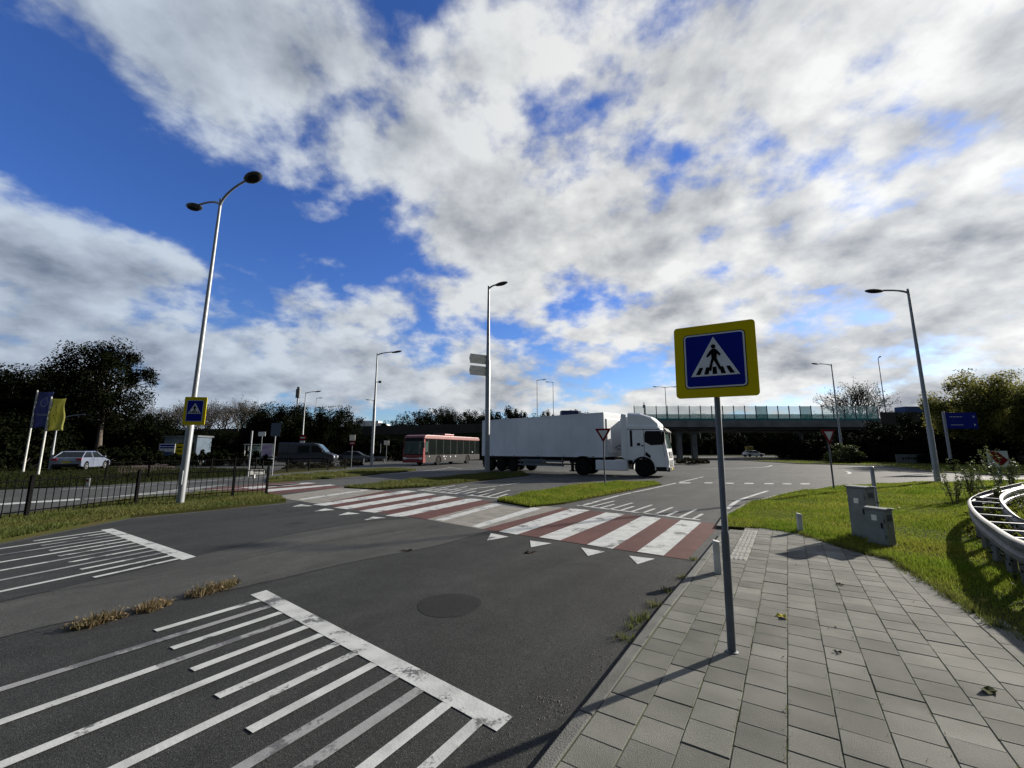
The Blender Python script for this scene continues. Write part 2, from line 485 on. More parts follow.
def np_mesh(name, verts, faces, m, parent=None):
    verts = np.asarray(verts, dtype=np.float32); faces = np.asarray(faces, dtype=np.int32)
    me = bpy.data.meshes.new(name)
    k = faces.shape[1]
    me.vertices.add(len(verts)); me.vertices.foreach_set('co', verts.ravel())
    me.loops.add(faces.size); me.loops.foreach_set('vertex_index', faces.ravel())
    me.polygons.add(len(faces)); me.polygons.foreach_set('loop_start', np.arange(0, faces.size, k, dtype=np.int32))
    me.materials.append(m)
    me.update(calc_edges=True)
    o = bpy.data.objects.new(name, me); C.objects.link(o)
    if parent: o.parent = parent
    return o


def tag(o, label, cat, group=None):
    o['label'] = label; o['category'] = cat
    if group: o['group'] = group
    return o


def thing(name, label, cat, loc=(0, 0, 0), rz=0.0, group=None):
    o = bpy.data.objects.new(name, None); C.objects.link(o)
    o.empty_display_size = .3
    o.location = loc if len(loc) == 3 else (*loc, 0); o.rotation_euler = (0, 0, rz)
    return tag(o, label, cat, group)


def struct(o):
    o['kind'] = 'structure'
    return o


def stuff(o, label, cat):
    o['kind'] = 'stuff'
    return tag(o, label, cat)


def dup(root, loc, rz=0.0, label=None, scale=None):
    r = root.copy(); C.objects.link(r)
    r.location = loc if len(loc) == 3 else (*loc, 0); r.rotation_euler = (0, 0, rz)
    if label: r['label'] = label
    if scale: r.scale = scale
    for ch in list(root.children):
        c = ch.copy(); C.objects.link(c); c.parent = r
        for g in ch.children:
            d = g.copy(); C.objects.link(d); d.parent = c
    return r


def rrect(w, h, r, n=5):
    pts = []
    for cx, cy, a0 in ((w / 2 - r, h / 2 - r, 0), (-w / 2 + r, h / 2 - r, 90), (-w / 2 + r, -h / 2 + r, 180), (w / 2 - r, -h / 2 + r, 270)):
        for i in range(n + 1):
            a = R(a0 + 90 * i / n)
            pts.append((cx + r * math.cos(a), cy + r * math.sin(a)))
    return pts


def offset_line(pts, w):
    """strip polygon of width w along a polyline (w to the left of travel)"""
    pts = [Vector((p[0], p[1])) for p in pts]
    out = []
    for i, p in enumerate(pts):
        t = (pts[min(i + 1, len(pts) - 1)] - pts[max(i - 1, 0)]).normalized()
        out.append(p + Vector((-t.y, t.x)) * w)
    return [tuple(p) for p in pts] + [tuple(p) for p in out[::-1]]


def strip(mb, pts, w, z):
    """line marking of width w centred on pts"""
    pts = [Vector((p[0], p[1])) for p in pts]
    a = []; b = []
    for i, p in enumerate(pts):
        t = (pts[min(i + 1, len(pts) - 1)] - pts[max(i - 1, 0)]).normalized()
        nrm = Vector((-t.y, t.x)) * w / 2
        a.append(p + nrm); b.append(p - nrm)
    n = len(pts)
    mb.add([(p.x, p.y, z) for p in b + a], [(i, i + 1, n + i + 1, n + i) for i in range(n - 1)])


def smooth_line(pts, n=6):
    pts = [Vector(p) for p in pts]; out = []
    for i in range(len(pts) - 1):
        p0, p1, p2, p3 = pts[max(i - 1, 0)], pts[i], pts[i + 1], pts[min(i + 2, len(pts) - 1)]
        for k in range(n):
            t = k / n
            out.append(.5 * ((2 * p1) + (p2 - p0) * t + (2 * p0 - 5 * p1 + 4 * p2 - p3) * t * t + (3 * p1 - p0 - 3 * p2 + p3) * t ** 3))
    out.append(pts[-1])
    return out


GP = lambda lst, h=0.0: [G(x, y, h) for x, y in lst]
PAV = .06      # height of pavement and verge above the carriageway

# ------------------------------------------------------------------ ground, roads
mb = MB(); mb.sheet([(-2500, -400), (2500, -400), (2500, 3000), (-2500, 3000)], -.05)
struct(mb.build('ground', M_FIELD))
mb = MB(); mb.sheet([(-70, -12), (60, -12), (75, 20), (75, 40), (50, 56), (46, 130), (30, 130), (22, 62), (0, 66), (-22, 74), (-34, 74), (-70, 66)], 0)
struct(mb.build('road', M_ASPH3))

KERB = [(-2.4, -1.6)] + [Vector(p) for p in GP([(533, 768), (596, 690), (658, 610), (690, 572), (722, 532)], PAV)]
KERB = [Vector((p[0], p[1])) for p in KERB]
GRASS_EDGE_R = GP([(722, 529), (760, 528), (800, 534), (838, 546), (862, 553), (893, 560), (925, 582), (968, 607), (1024, 642)], PAV)
VERGE_CURB = GP([(722, 529), (729, 517), (750, 505), (790, 494), (830, 488.5), (880, 484.5), (938, 483), (1024, 481)], 0)

# foreground lanes, darker and newer asphalt
lane = GP([(722, 560), (692, 561), (482, 530), (300, 502), (286, 504), (130, 519), (0, 545)], 0)
mb = MB(); mb.sheet([(KERB[0].x, KERB[0].y), (.12, 2.4), (.60, 3.1), (1.5, 4.5), (2.4, 5.85)] + lane[1:] + [(-16, 8.5), (-20, -8), (-6, -8)], .003)
struct(mb.build('lane_asphalt', M_ASPH))
mid = smooth_line([Vector(p) for p in GP([(-220, 705), (0, 638), (120, 612), (240, 588), (350, 563), (440, 545), (500, 528)], 0)])
mid2 = smooth_line([Vector(p) for p in GP([(455, 523), (400, 519), (300, 533), (160, 565), (0, 603), (-260, 662)], 0)])
mb = MB(); mb.sheet([tuple(p) for p in mid] + [tuple(p) for p in mid2], .005)
struct(mb.build('lane_median', M_ASPH2))
mb = MB(); rs = random.Random(3)
for ln_, wd_ in ((mid, .03), (mid2, .025), (smooth_line([Vector(p) for p in GP([(-100, 646), (0, 602), (90, 586), (190, 571), (300, 547), (380, 533), (455, 524)])]), .018)):
    pts_ = [Vector(p) + Vector((rs.uniform(-.02, .02), rs.uniform(-.02, .02))) for p in ln_]
    strip(mb, pts_, wd_, .0056)
struct(mb.build('tar_seam', M_PATCH))
c = G(449, 605)
mb = MB(); mb.sheet([(c[0] + .33 * math.cos(a) * (1 + .04 * math.sin(3 * a)), c[1] + .34 * math.sin(a)) for a in [2 * math.pi * i / 40 for i in range(40)]], .0052)
struct(mb.build('road_patch', M_PATCH))

# crossing: red lanes, tan refuge
mb = MB(); mb.sheet(GP([(482.5, 529.5), (687, 560), (721, 524.5), (563, 508)]), .0062); struct(mb.build('crossing_red', M_RED))
mb = MB(); mb.sheet(GP([(318, 504), (427, 519.5), (496, 502), (385, 491)]), .0062); struct(mb.build('crossing_red', M_RED))
mb = MB(); mb.sheet(GP([(427, 519.5), (482.5, 529.5), (563, 508), (496, 502)]), .0068); struct(mb.build('crossing_refuge', M_TAN))
mb = MB(); mb.sheet(GP([(272, 497), (318, 504), (385, 491), (345, 487)]), .0068); struct(mb.build('crossing_refuge', M_TAN))
mb = MB(); mb.sheet(GP([(200, 489), (272, 495), (345, 487), (290, 482)]), .0062); struct(mb.build('crossing_red', M_RED))

# white stripes
mb = MB()
for q in ([(498.8, 532), (517, 535), (590, 510.5), (571, 508.7)], [(539, 537.6), (560, 540.8), (625, 514.5), (606, 512.7)],
          [(587, 545), (612.5, 549.3), (661, 518.7), (642.5, 516.2)], [(637, 552.2), (663.5, 556.2), (701.5, 522.6), (681, 520.3)]):
    mb.sheet(GP(q), .009)
for q in ([(312.5, 505), (325, 506), (417.5, 491.5), (405, 490.7)], [(333.7, 508), (347.5, 509.5), (436, 494.5), (425, 493.2)],
          [(358.7, 511.3), (375, 513), (457.5, 497.5), (445, 496)], [(385, 516), (401, 517.5), (483, 500), (470, 498.4)]):
    mb.sheet(GP(q), .009)
for q in ([(298, 499.5), (302, 500.2), (369, 490.3), (365, 489.7)], [(267, 489.5), (268, 492), (336, 485.3), (330, 484.6)],
          [(240, 487.5), (252, 489), (318, 483.2), (306, 482.8)], [(265, 485.8), (267, 487), (302, 484.2), (298, 483.6)]):
    mb.sheet(GP(q), .009)
struct(mb.build('zebra_stripes', M_PAINT))
mb = MB()
for q in ([(435.4, 520), (443, 521.2), (503, 504.8), (496, 503.6)], [(471.4, 526.5), (479, 528), (541, 509), (533, 507.3)]):
    mb.sheet(GP(q), .009)
struct(mb.build('refuge_lines', M_PAINT))
mb = MB()
for q in ([(491, 533.5), (508.7, 537.2), (487, 541)], [(530, 541), (551.5, 543.8), (531, 547.8)], [(581, 548), (605, 552.2), (588, 556.5)], [(629, 556.3), (655, 559.3), (637.5, 564.8)],
          [(301, 504.5), (313, 506.3), (292, 507)], [(325, 508.7), (335, 510.2), (314, 511.8)], [(348, 512.4), (360, 514), (338, 515.6)], [(373, 517), (386, 518.2), (364, 520.5)]):
    mb.sheet(GP(q), .009)
struct(mb.build('give_way_triangles', M_PAINT))

RD = Vector((.56, .83)).normalized()     # direction of travel of the near lanes


def hump(bar4, near_a, near_b, n, short, long_, d, w, fade, z=.0075):
    """transverse bar with alternating short and long teeth running off it"""
    mbw, mbf = MB(), MB()
    if bar4: mbw.sheet(bar4, z)
    a, b = Vector(near_a), Vector(near_b)
    for i in range(n):
        p = a.lerp(b, (i + .5) / n)
        ln = short if i % 2 == 0 else long_
        q = p + d * ln
        tgt = mbf if (i + 1) in fade else mbw
        if (i + 1) in fade and fade[i + 1] > 0:
            k = p + d * ln * fade[i + 1]
            strip(mbf, [p, k], w, z + .002); strip(mbw, [k, q], w, z + .002)
        else:
            strip(tgt, [p, q], w, z + .002)
    struct(mbw.build('hump_marking', M_PAINT))
    if mbf.v: struct(mbf.build('hump_marking_faded', M_PAINT_OLD))


ang = lambda a: Vector((math.cos(R(a)), math.sin(R(a))))
hump(GP([(250.4, 595.4), (266.3, 590.7), (513, 718), (496.8, 732.7)]), G(254, 598.5), G(495, 732), 13, .89, 2.6, ang(-122), .082, {2: .75, 4: .40, 10: .72, 11: -1})
hump(GP([(100.6, 530.3), (112.3, 528.8), (195.9, 557.1), (182.6, 560.6)]), G(101, 530.6), G(182.5, 560.8), 13, .98, 2.9, ang(-110.6), .082, {3: -1, 4: .6, 8: .4, 10: .8, 11: .5})
line = GP([(577, 505.5), (700, 520.3)]); dA = (Vector(G(673, 507.5)) - Vector(G(654, 515))).normalized()
mb = MB(); strip(mb, line, .12, .0075); struct(mb.build('hump_marking', M_PAINT))
hump(None, line[0], line[1], 11, 1.0, 1.7, dA, .08, {})
line = GP([(417, 490), (500, 498.5)]); dB = (Vector(G(505, 486)) - Vector(G(470, 495))).normalized()
mb = MB(); strip(mb, line, .14, .0075); struct(mb.build('hump_marking', M_PAINT))
hump(None, line[0], line[1], 11, 1.3, 2.6, dB, .10, {})

mb = MB()
W = lambda *p: smooth_line([Vector(q) for q in GP(p)], 5)
strip(mb, W((727, 509), (738, 501), (752, 496), (768, 491)), .12, .008)
strip(mb, W((585, 505), (620, 495.5), (650, 489), (677, 483), (703, 477)), .12, .008)
for x0, x1, y in ((676, 690, 483), (704, 712, 483), (725, 733, 483.4), (744, 753, 483.6), (764, 773, 483.8), (782, 791, 484), (800, 809, 484)):
    mb.sheet(GP([(x0, y + .4), (x1, y + .5), (x1 + 1, y - .4), (x0 + 1, y - .5)]), .008)
strip(mb, W((700, 468.5), (740, 468.2), (765, 467), (772, 465.5)), .22, .008)
strip(mb, W((846, 471.5), (850, 472.8), (848, 474)), .2, .008)
strip(mb, W((505, 473.5), (470, 480), (440, 484)), .12, .008)
strip(mb, W((520, 483), (470, 489), (425, 489.5)), .10, .008)
strip(mb, W((-30, 507), (0, 504.5), (80, 499.5)), .62, .008)
strip(mb, W((85, 499.3), (180, 492), (262, 487)), .14, .008)
strip(mb, W((60, 489.5), (120, 487), (200, 481.5), (268, 476.5)), .14, .008)
for k in range(4): strip(mb, W((120 + 18 * k, 496 - 2.0 * k), (190 + 12 * k, 491 - 2.0 * k)), .17, .008)
strip(mb, W((380, 474.5), (430, 470.5), (452, 467.5)), .12, .008)
strip(mb, W((447, 467), (462, 469.2)), .12, .008)
struct(mb.build('lane_lines', M_PAINT))

# ------------------------------------------------------------------ pavement of separate tiles
pave_poly = [(-2.6, -1.9)] + [tuple(p) for p in KERB[1:]] + GRASS_EDGE_R[1:] + [(7.5, 2.4), (6.5, -2)]
rel_ = [(p[0], p[1]) for p in pave_poly]
mb = MB(); mb.prism(rel_, -.04, PAV - .005); struct(mb.build('pavement_bed', M_JOINT))


def inside(poly, x, y):
    x = np.asarray(x); y = np.asarray(y); r = np.zeros(x.shape, bool); n = len(poly)
    for i in range(n):
        x0, y0 = poly[i]; x1, y1 = poly[(i + 1) % n]
        if y0 == y1: continue
        c_ = ((y0 > y) != (y1 > y)) & (x < (x1 - x0) * (y - y0) / (y1 - y0) + x0)
        r ^= c_
    return r


rng = np.random.default_rng(4)
u = (Vector((KERB[4].x, KERB[4].y)) - KERB[1]).normalized(); v = Vector((u.y, -u.x))
org = KERB[1] + v * .09
T = .238; gap = .0032
tact = GP([(731, 560), (753, 563), (758, 531), (738, 529)], PAV)
mb = MB(); mr = MB()
for i in range(0, 42):
    for j in range(-22, 52):
        cu, cv = (j + (.5 if i % 2 else 0)) * T, (i + .5) * T
        cp = org + u * cu + v * cv
        if not inside(rel_, [cp.x], [cp.y])[0]: continue
        if (cp.x ** 2 + cp.y ** 2) > 170: continue
        h = T / 2 - gap; e = .0022
        dz = rng.normal(0, .0012); tx, ty = rng.normal(0, .004, 2)
        t_ = mr if inside(tact, [cp.x], [cp.y])[0] else mb
        rim = []; top = []; low = []
        ja, jb = rng.normal(0, .0012, 2)
        for sx, sy in ((-1, -1), (1, -1), (1, 1), (-1, 1)):
            for lst, hh, zz in ((low, h, -.03), (rim, h, -e), (top, h - e, 0)):
                q = cp + u * (sy * hh + ja) + v * (sx * hh + jb)
                lst.append((q.x, q.y, PAV + zz + dz + (tx * sx + ty * sy) * h))
        t_.add(low + rim + top, [(8, 11, 10, 9)] + [(k, k + 4, (k + 1) % 4 + 4, (k + 1) % 4) for k in range(4)] + [(k + 4, k + 8, (k + 1) % 4 + 8, (k + 1) % 4 + 4) for k in range(4)])
        if t_ is mr:
            for k in range(4):
                o_ = -h + (k + .5) * h / 2
                a, b = cp + v * o_ - u * h * .92, cp + v * o_ + u * h * .92
                t_.M = Matrix.Translation((0, 0, PAV + .001))
                strip_p = offset_line([a, b], .022)
                t_.prism(strip_p, 0, .006); t_.M = Matrix.Identity(4)
ob = mb.build('pavement', M_TILE); struct(ob)
struct(mr.build('tactile_paving', M_RIB))
# kerb stones along the pavement
mb = MB(); kl = smooth_line([Vector((p.x, p.y)) for p in KERB], 8)
acc = [kl[0]]; run = 0
for a, b in zip(kl, kl[1:]):
    run += (b - a).length
    acc.append(b)
    if run > .95 or b is kl[-1]:
        s = [acc[0] + (acc[-1] - acc[0]).normalized() * .004] + acc[1:-1] + [acc[-1] - (acc[-1] - acc[0]).normalized() * .004]
        mb.prism(offset_line(s, -.085), -.1, PAV + .004)
        acc = [b]; run = 0
struct(mb.build('kerb', M_KERB, bevel=.008))

# ------------------------------------------------------------------ verges
def verge(name, poly, z, kerb_w=.12, m=M_SOIL):
    mb = MB(); mb.prism(poly, -.06, z); struct(mb.build(name, m))
    if kerb_w:
        mb = MB(); ring = list(poly) + [poly[0]]
        n = len(poly); ar = sum(poly[i][0] * poly[(i + 1) % n][1] - poly[(i + 1) % n][0] * poly[i][1] for i in range(n))
        s_ = -1 if ar > 0 else 1
        for a, b in zip(ring, ring[1:]):
            mb.prism(offset_line([a, b], s_ * kerb_w), -.05, z + .01)
        struct(mb.build('kerb', M_KERB))


V_RIGHT = VERGE_CURB + [(45, 17), (45, -6), (9, -4), (7.6, 2.4)] + GRASS_EDGE_R[1:][::-1]
verge('verge', V_RIGHT, .055, 0)
mb = MB(); mb.prism(offset_line(VERGE_CURB, .10), -.06, .062); struct(mb.build('kerb', M_KERB))
V_FENCE = GP([(-260, 590), (0, 543), (130, 518), (230, 508.5), (286, 502.5), (280, 498), (262, 493), (200, 495), (100, 505), (0, 519), (-260, 560)])
verge('verge', V_FENCE, .06, 0)
V_ISLE = GP([(497, 502), (530, 508), (565, 504), (600, 497), (640, 489), (662, 485), (655, 482.5), (625, 482.5), (570, 487), (530, 494)])
verge('traffic_island', V_ISLE, .045, 0)
V_ISLE2 = GP([(344, 488), (380, 490), (430, 487), (480, 481), (530, 475.5), (522, 473), (480, 474), (430, 479), (390, 483)])
verge('traffic_island', V_ISLE2, .045, 0)
V_STRIP = GP([(268, 483), (330, 478.8), (400, 472.4), (416, 470.6), (405, 469), (369, 469.3), (310, 474.5), (268, 478.6)])
verge('verge', V_STRIP, .06, 0)
V_LEFT = GP([(0, 490), (110, 485), (256, 475.5), (268, 473), (262, 469.5)]) + [(-27, 37), (-44, 42), (-90, 46), (-90, 16)]
verge('verge', V_LEFT, .05, 0, M_FIELD)
V_LOW = GP([(268, 474.5), (345, 468.8), (352, 466.8), (280, 470)])
verge('verge', V_LOW, .05, 0)
V_FARR = GP([(740, 460.3), (800, 464), (882, 466), (938, 472.3), (982, 474.6), (1100, 476)]) + [(90, 46), (90, 75), (52, 75)]
verge('verge', V_FARR, .06, .15)
mb = MB(); mb.sheet(GP([(118, 474), (178, 470.5), (172, 464.5), (118, 467)]), .056); struct(mb.build('brick_path', M_BRICK))


def blades(name, poly, n, h0, h1, w, z, m, label, seed, near=None, lean=1.1):
    r = np.random.default_rng(seed)
    P_ = np.array(poly); lo, hi = P_.min(0), P_.max(0)
    if near is not None: hi = np.minimum(hi, near[1]); lo = np.maximum(lo, near[0])
    pts = np.zeros((0, 2))
    tries = 0
    while len(pts) < n and tries < 60:
        c_ = r.uniform(lo, hi, (n * 3, 2))
        dist = np.hypot(c_[:, 0], c_[:, 1])
        keep = inside(poly, c_[:, 0], c_[:, 1]) & (r.random(len(c_)) < np.clip((7 / np.maximum(dist, 1)) ** 1.3, 0, 1)) & (c_[:, 1] > 1.5) & (np.abs(c_[:, 0]) < 1.5 * c_[:, 1] + 1)
        pts = np.vstack([pts, c_[keep]]); tries += 1
    pts = pts[:n]; n = len(pts)
    dist = np.hypot(pts[:, 0], pts[:, 1])
    patch = .65 + .5 * np.sin(pts[:, 0] * 1.7 + 1.3 * np.sin(pts[:, 1] * .9)) * np.sin(pts[:, 1] * 1.3 + .8 * np.sin(pts[:, 0] * 1.1))
    hgt = r.uniform(h0, h1, n) * np.clip(patch, .35, 1.15)
    ang = r.uniform(0, 2 * np.pi, n); wd = w * np.clip(dist / 7, .8, 4) * r.uniform(.7, 1.3, n)
    la = r.uniform(0, 2 * np.pi, n); ln = hgt * lean * r.random(n)
    dx, dy = np.cos(ang) * wd / 2, np.sin(ang) * wd / 2
    V = np.empty((n, 3, 3))
    V[:, 0] = np.stack([pts[:, 0] - dx, pts[:, 1] - dy, np.full(n, z)], 1)
    V[:, 1] = np.stack([pts[:, 0] + dx, pts[:, 1] + dy, np.full(n, z)], 1)
    V[:, 2] = np.stack([pts[:, 0] + np.cos(la) * ln, pts[:, 1] + np.sin(la) * ln, z + hgt], 1)
    o = np_mesh(name, V.reshape(-1, 3), np.arange(n * 3).reshape(-1, 3), m)
    return stuff(o, label, 'grass')


blades('grass', V_RIGHT, 300000, .035, .10, .008, .05, M_GRASS, 'sunlit mown grass on the wide verge beside the pavement', 1, ((0, 2), (30, 24)))
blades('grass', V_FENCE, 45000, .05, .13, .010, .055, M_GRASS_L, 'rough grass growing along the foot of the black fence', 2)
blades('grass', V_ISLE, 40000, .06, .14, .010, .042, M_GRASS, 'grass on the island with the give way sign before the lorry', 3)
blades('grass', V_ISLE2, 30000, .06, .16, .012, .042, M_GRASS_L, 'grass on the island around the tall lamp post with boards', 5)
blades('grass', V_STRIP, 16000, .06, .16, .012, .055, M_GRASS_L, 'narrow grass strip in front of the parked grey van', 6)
blades('grass', V_FARR, 24000, .06, .14, .012, .055, M_GRASS, 'grass bank below the dark bushes across the road', 7, ((15, 20), (80, 62)))
blades('grass', V_LEFT, 22000, .08, .25, .012, .045, M_GRASS_D, 'unmown grass around the silver car and the flagpoles', 8, ((-60, 15), (-10, 46)))

# weeds: kerb gap, refuge and joints
def tuft(mbl, x, y, z, n, h, spread, r, w=.006):
    for _ in range(n):
        a = r.uniform(0, 6.28); d_ = r.uniform(0, spread); lean = r.uniform(.2, 1.0) * h
        bx, by = x + math.cos(a) * d_, y + math.sin(a) * d_
        b2 = r.uniform(0, 6.28); hh = h * r.uniform(.35, 1.0)
        mbl.add([(bx - w * math.cos(b2), by - w * math.sin(b2), z), (bx + w * math.cos(b2), by + w * math.sin(b2), z),
                 (bx + math.cos(a) * lean * .5, by + math.sin(a) * lean * .5, z + hh)], [(0, 1, 2)])


rp = random.Random(9)
for (x0, y0, x1, y1, n_, lab) in ((80, 628, 116, 617, 8, 'largest dry brown weed clump on the lighter asphalt strip, furthest from the crossing'),
                                  (144, 611, 163, 604, 4, 'small greenish weed tuft in the middle of the weedy asphalt strip'),
                                  (193, 596, 231, 586, 8, 'long dry weed row on the asphalt strip, nearest to the crossing')):
    mb = MB()
    for k in range(n_ * 2):
        t = k / (n_ * 2 - 1)
        p = G(x0 + (x1 - x0) * t, y0 + (y1 - y0) * t + rp.uniform(-1.5, 1.5))
        tuft(mb, p[0], p[1], .006, 40, .085 * rp.uniform(.25, 1.3), .10, rp, .009)
        for _ in range(14):
            lx, ly, lz = p[0] + rp.gauss(0, .06), p[1] + rp.gauss(0, .06), .008 + abs(rp.gauss(0, .03)); a_ = rp.uniform(0, 6.28); l_ = rp.uniform(.012, .03)
            mb.add([(lx, ly, lz), (lx + l_ * math.cos(a_), ly + l_ * math.sin(a_), lz + rp.uniform(-.004, .02)), (lx + l_ * math.cos(a_ + 1.2), ly + l_ * math.sin(a_ + 1.2), lz + rp.uniform(0, .02))], [(0, 1, 2)])
    tag(mb.build('weed_clump', M_WEED), lab, 'weeds', 'weeds growing in the asphalt strip')
mb = MB()
for k in range(900):
    i = rp.choice([2, 3, 3, 4, 4, 5, 6, 7, 8, 10, 13]); t = rp.uniform(.1, 8)
    q = org + u * t + v * (i * T + rp.uniform(-.006, .006))
    if inside(rel_, [q.x], [q.y])[0]: tuft(mb, q.x, q.y, PAV - .01, 5, .022, .015, rp, .0025)
for px, py, n_, s in ((625, 640, 60, .10), (632, 628, 40, .08), (645, 618, 90, .14), (656, 606, 80, .12), (668, 592, 50, .09), (681, 578, 40, .06), (694, 560, 60, .08), (640, 622, 50, .1)):
    q = G(px, py); tuft(mb, q[0], q[1], .004, n_, .07, s, rp, .004)
for p_, q_ in zip(GRASS_EDGE_R[2:], GRASS_EDGE_R[3:]):
    for k in range(14):
        t = rp.random(); tuft(mb, p_[0] + (q_[0] - p_[0]) * t, p_[1] + (q_[1] - p_[1]) * t, PAV - .01, 26, .09, .09, rp, .004)
stuff(mb.build('joint_weeds', M_GRASS_L), 'small weeds and moss in the paving joints and along the kerb', 'weeds')
# fallen leaves and litter on the paving
for px, py, s, col, lab in ((782, 617, .055, (.40, .34, .04), 'pale yellow fallen leaf on the paving tiles'), (989, 692, .05, (.045, .05, .015), 'dark green fallen leaf on paving near the right edge'),
                            (838, 606 + 47, .02, (.02, .02, .02), 'tiny dark speck of litter on the paving tiles'), (840, 585, .03, (.02, .018, .015), 'dark crumpled leaf on paving below the grey cabinets'),
                            (735, 720, .0, (.4, .3, .1), ''), (530, 553, .08, (.035, .025, .018), 'dark fallen leaf on asphalt before the give way triangles'),
                            (407, 551, .07, (.03, .024, .018), 'brown leaf on asphalt left of the near crossing')):
    if not s: continue
    q = G(px, py, PAV if px > 700 else 0); zb = (PAV if px > 700 else .004) + .004
    t = thing('fallen_leaf', lab, 'leaf', (q[0], q[1], zb), rp.uniform(0, 6))
    mb = MB(); n = 10
    rim = [(s * math.cos(6.283 * k / n) * (1 + .3 * (k % 2)), .6 * s * math.sin(6.283 * k / n) * (1 + .3 * (k % 2)), .012 * math.cos(k * 2.1) + .008) for k in range(n)]
    mb.add([(0, 0, .003)] + rim, [(0, 1 + k, 1 + (k + 1) % n) for k in range(n)])
    mb.build('blade', mat('leaf_%d' % px, col, None, 30, .9, spec=.05), t)
    mb = MB(); mb.tube([(s * .9, 0, .008), (s * 1.6, .1 * s, .006)], .0018, 5); mb.build('stalk', mat('leaf_%d' % px, col), t)

# ------------------------------------------------------------------ signs
def sign_face(root, w, h, yc, zc, ped_h=None, low=False):
    """yellow board with blue crossing panel, facing local -y"""
    S = Matrix(((1, 0, 0, 0), (0, 0, -1, 0), (0, 1, 0, zc), (0, 0, 0, 1)))   # poly (x,z) -> y = -depth

    def put(name, polys, d0, d1, m, parent=root, bev=0):
        b = MB(); b.M = S
        for p_ in polys: b.prism(p_, d0, d1)
        return b.build(name, m, parent, bevel=bev)
    put('board', [rrect(w, h, .03)], yc, yc + .022, M_YEL, root, .003)
    pw = .74 * w; ph = pw if not low else .76 * h
    put('panel_rim', [rrect(pw + .012, ph + .012, .032)], yc + .022, yc + .0245, M_BLACK)
    put('panel_border', [rrect(pw, ph, .03)], yc + .0245, yc + .027, M_SIGNW)
    bl = put('blue_panel', [rrect(pw - .026, ph - .026, .02)], yc + .027, yc + .0295, M_BLUE)
    s = pw / 2; o = .10 if low else 0.0
    k = lambda x, z: (x * s, z * s + (o * s * 2 if low else 0))
    put('triangle', [[k(-.80, -.58), k(.80, -.58), k(0, .86)]], yc + .0295, yc + .032, M_SIGNW)
    bars = []
    for i, xb in enumerate((-.56, -.28, 0, .28, .56)):
        bars.append([k(xb - .075, -.52), k(xb + .075, -.52), k(xb * .78 + .062, -.26), k(xb * .78 - .062, -.26)])
    put('stripes', bars, yc + .032, yc + .034, M_BLACK)
    head = [k(.075 * math.cos(a) - .01, .50 + .075 * math.sin(a)) for a in [2 * math.pi * i / 16 for i in range(16)]]
    body = [k(-.05, .41), k(.05, .41), k(.12, .34), k(.22, .20), k(.19, .13), k(.10, .22), k(.085, .05), k(.14, -.12), k(.24, -.36), k(.15, -.38),
            k(.03, -.10), k(-.02, -.02), k(-.06, -.16), k(-.11, -.40), k(-.21, -.38), k(-.14, -.14), k(-.085, .06), k(-.085, .22), k(-.21, .10), k(-.26, .14), k(-.14, .33)]
    put('walker', [head, body], yc + .0342, yc + .036, M_BLACK)
    return bl


q = G(732, 652, PAV)
t = thing('crossing_sign', 'large yellow and blue pedestrian crossing sign on grey pole in the near pavement', 'road sign', (q[0], q[1], PAV), R(-32))
t.rotation_euler = (Matrix.Rotation(R(1.1), 3, 'Y') @ Matrix.Rotation(R(-32), 3, 'Z')).to_euler()
mb = MB(); mb.lathe([(.030, -.02), (.030, .86), (.0295, .88), (.024, .90), (.024, 2.48)], 16); mb.build('pole', M_GALVD, t, 40)
mb = MB(); mb.lathe([(.045, -.01), (.045, .006), (.031, .012)], 16); mb.build('ground_sleeve', M_GALVD, t, 40)
zc = P(717, 361, q[1]).z - PAV
sign_face(t, .632, .632, .026, zc)
for zz in (-.2, .2):
    mb = MB(); mb.box(-.045, .045, -.024, .03, zc + zz - .015, zc + zz + .015); mb.build('clamp', M_GALV, t)


def yield_sign(px, py, top, label, rz, s, back=False):
    q = G(px, py, .06)
    z1 = P(px, top, q[1]).z
    t = thing('give_way_sign', label, 'road sign', (q[0], q[1], .06), rz, 'give way signs at the roundabout')
    mb = MB(); mb.lathe([(.032, -.03), (.032, z1 - .12)], 12); mb.build('pole', M_GALVD, t, 40)
    S = Matrix(((1, 0, 0, 0), (0, 0, -1, 0), (0, 1, 0, z1 - .06), (0, 0, 0, 1)))

    def tri(k, r):
        pts = []
        for cx, cz, a0 in ((s / 2 * k, 0, -30), (-s / 2 * k, 0, 90), (0, -s * .866 * k, 210)):
            for i in range(4):
                a = R(a0 + 40 * i); pts.append((cx + r * math.cos(a), cz + r * math.sin(a)))
        c_ = -s * .289
        return [(x, z_ + (c_ * (1 - k))) for x, z_ in pts]
    mb = MB(); mb.M = S; mb.prism(tri(1, .02), .034, .054); mb.build('red_border', M_SIGNR, t)
    mb = MB(); mb.M = S; mb.prism(tri(.60, .01), .054, .058); mb.build('white_centre', M_SIGNW, t)
    mb = MB(); mb.box(-.05, .05, -.034, .036, z1 - .30, z1 - .26); mb.build('clamp', M_GALV, t)


yield_sign(605, 485, 429, 'give way sign on the grass island in front of the lorry', R(-22), .66)
yield_sign(834, 489, 430, 'give way sign on the right verge before the bridge', R(12), .66)

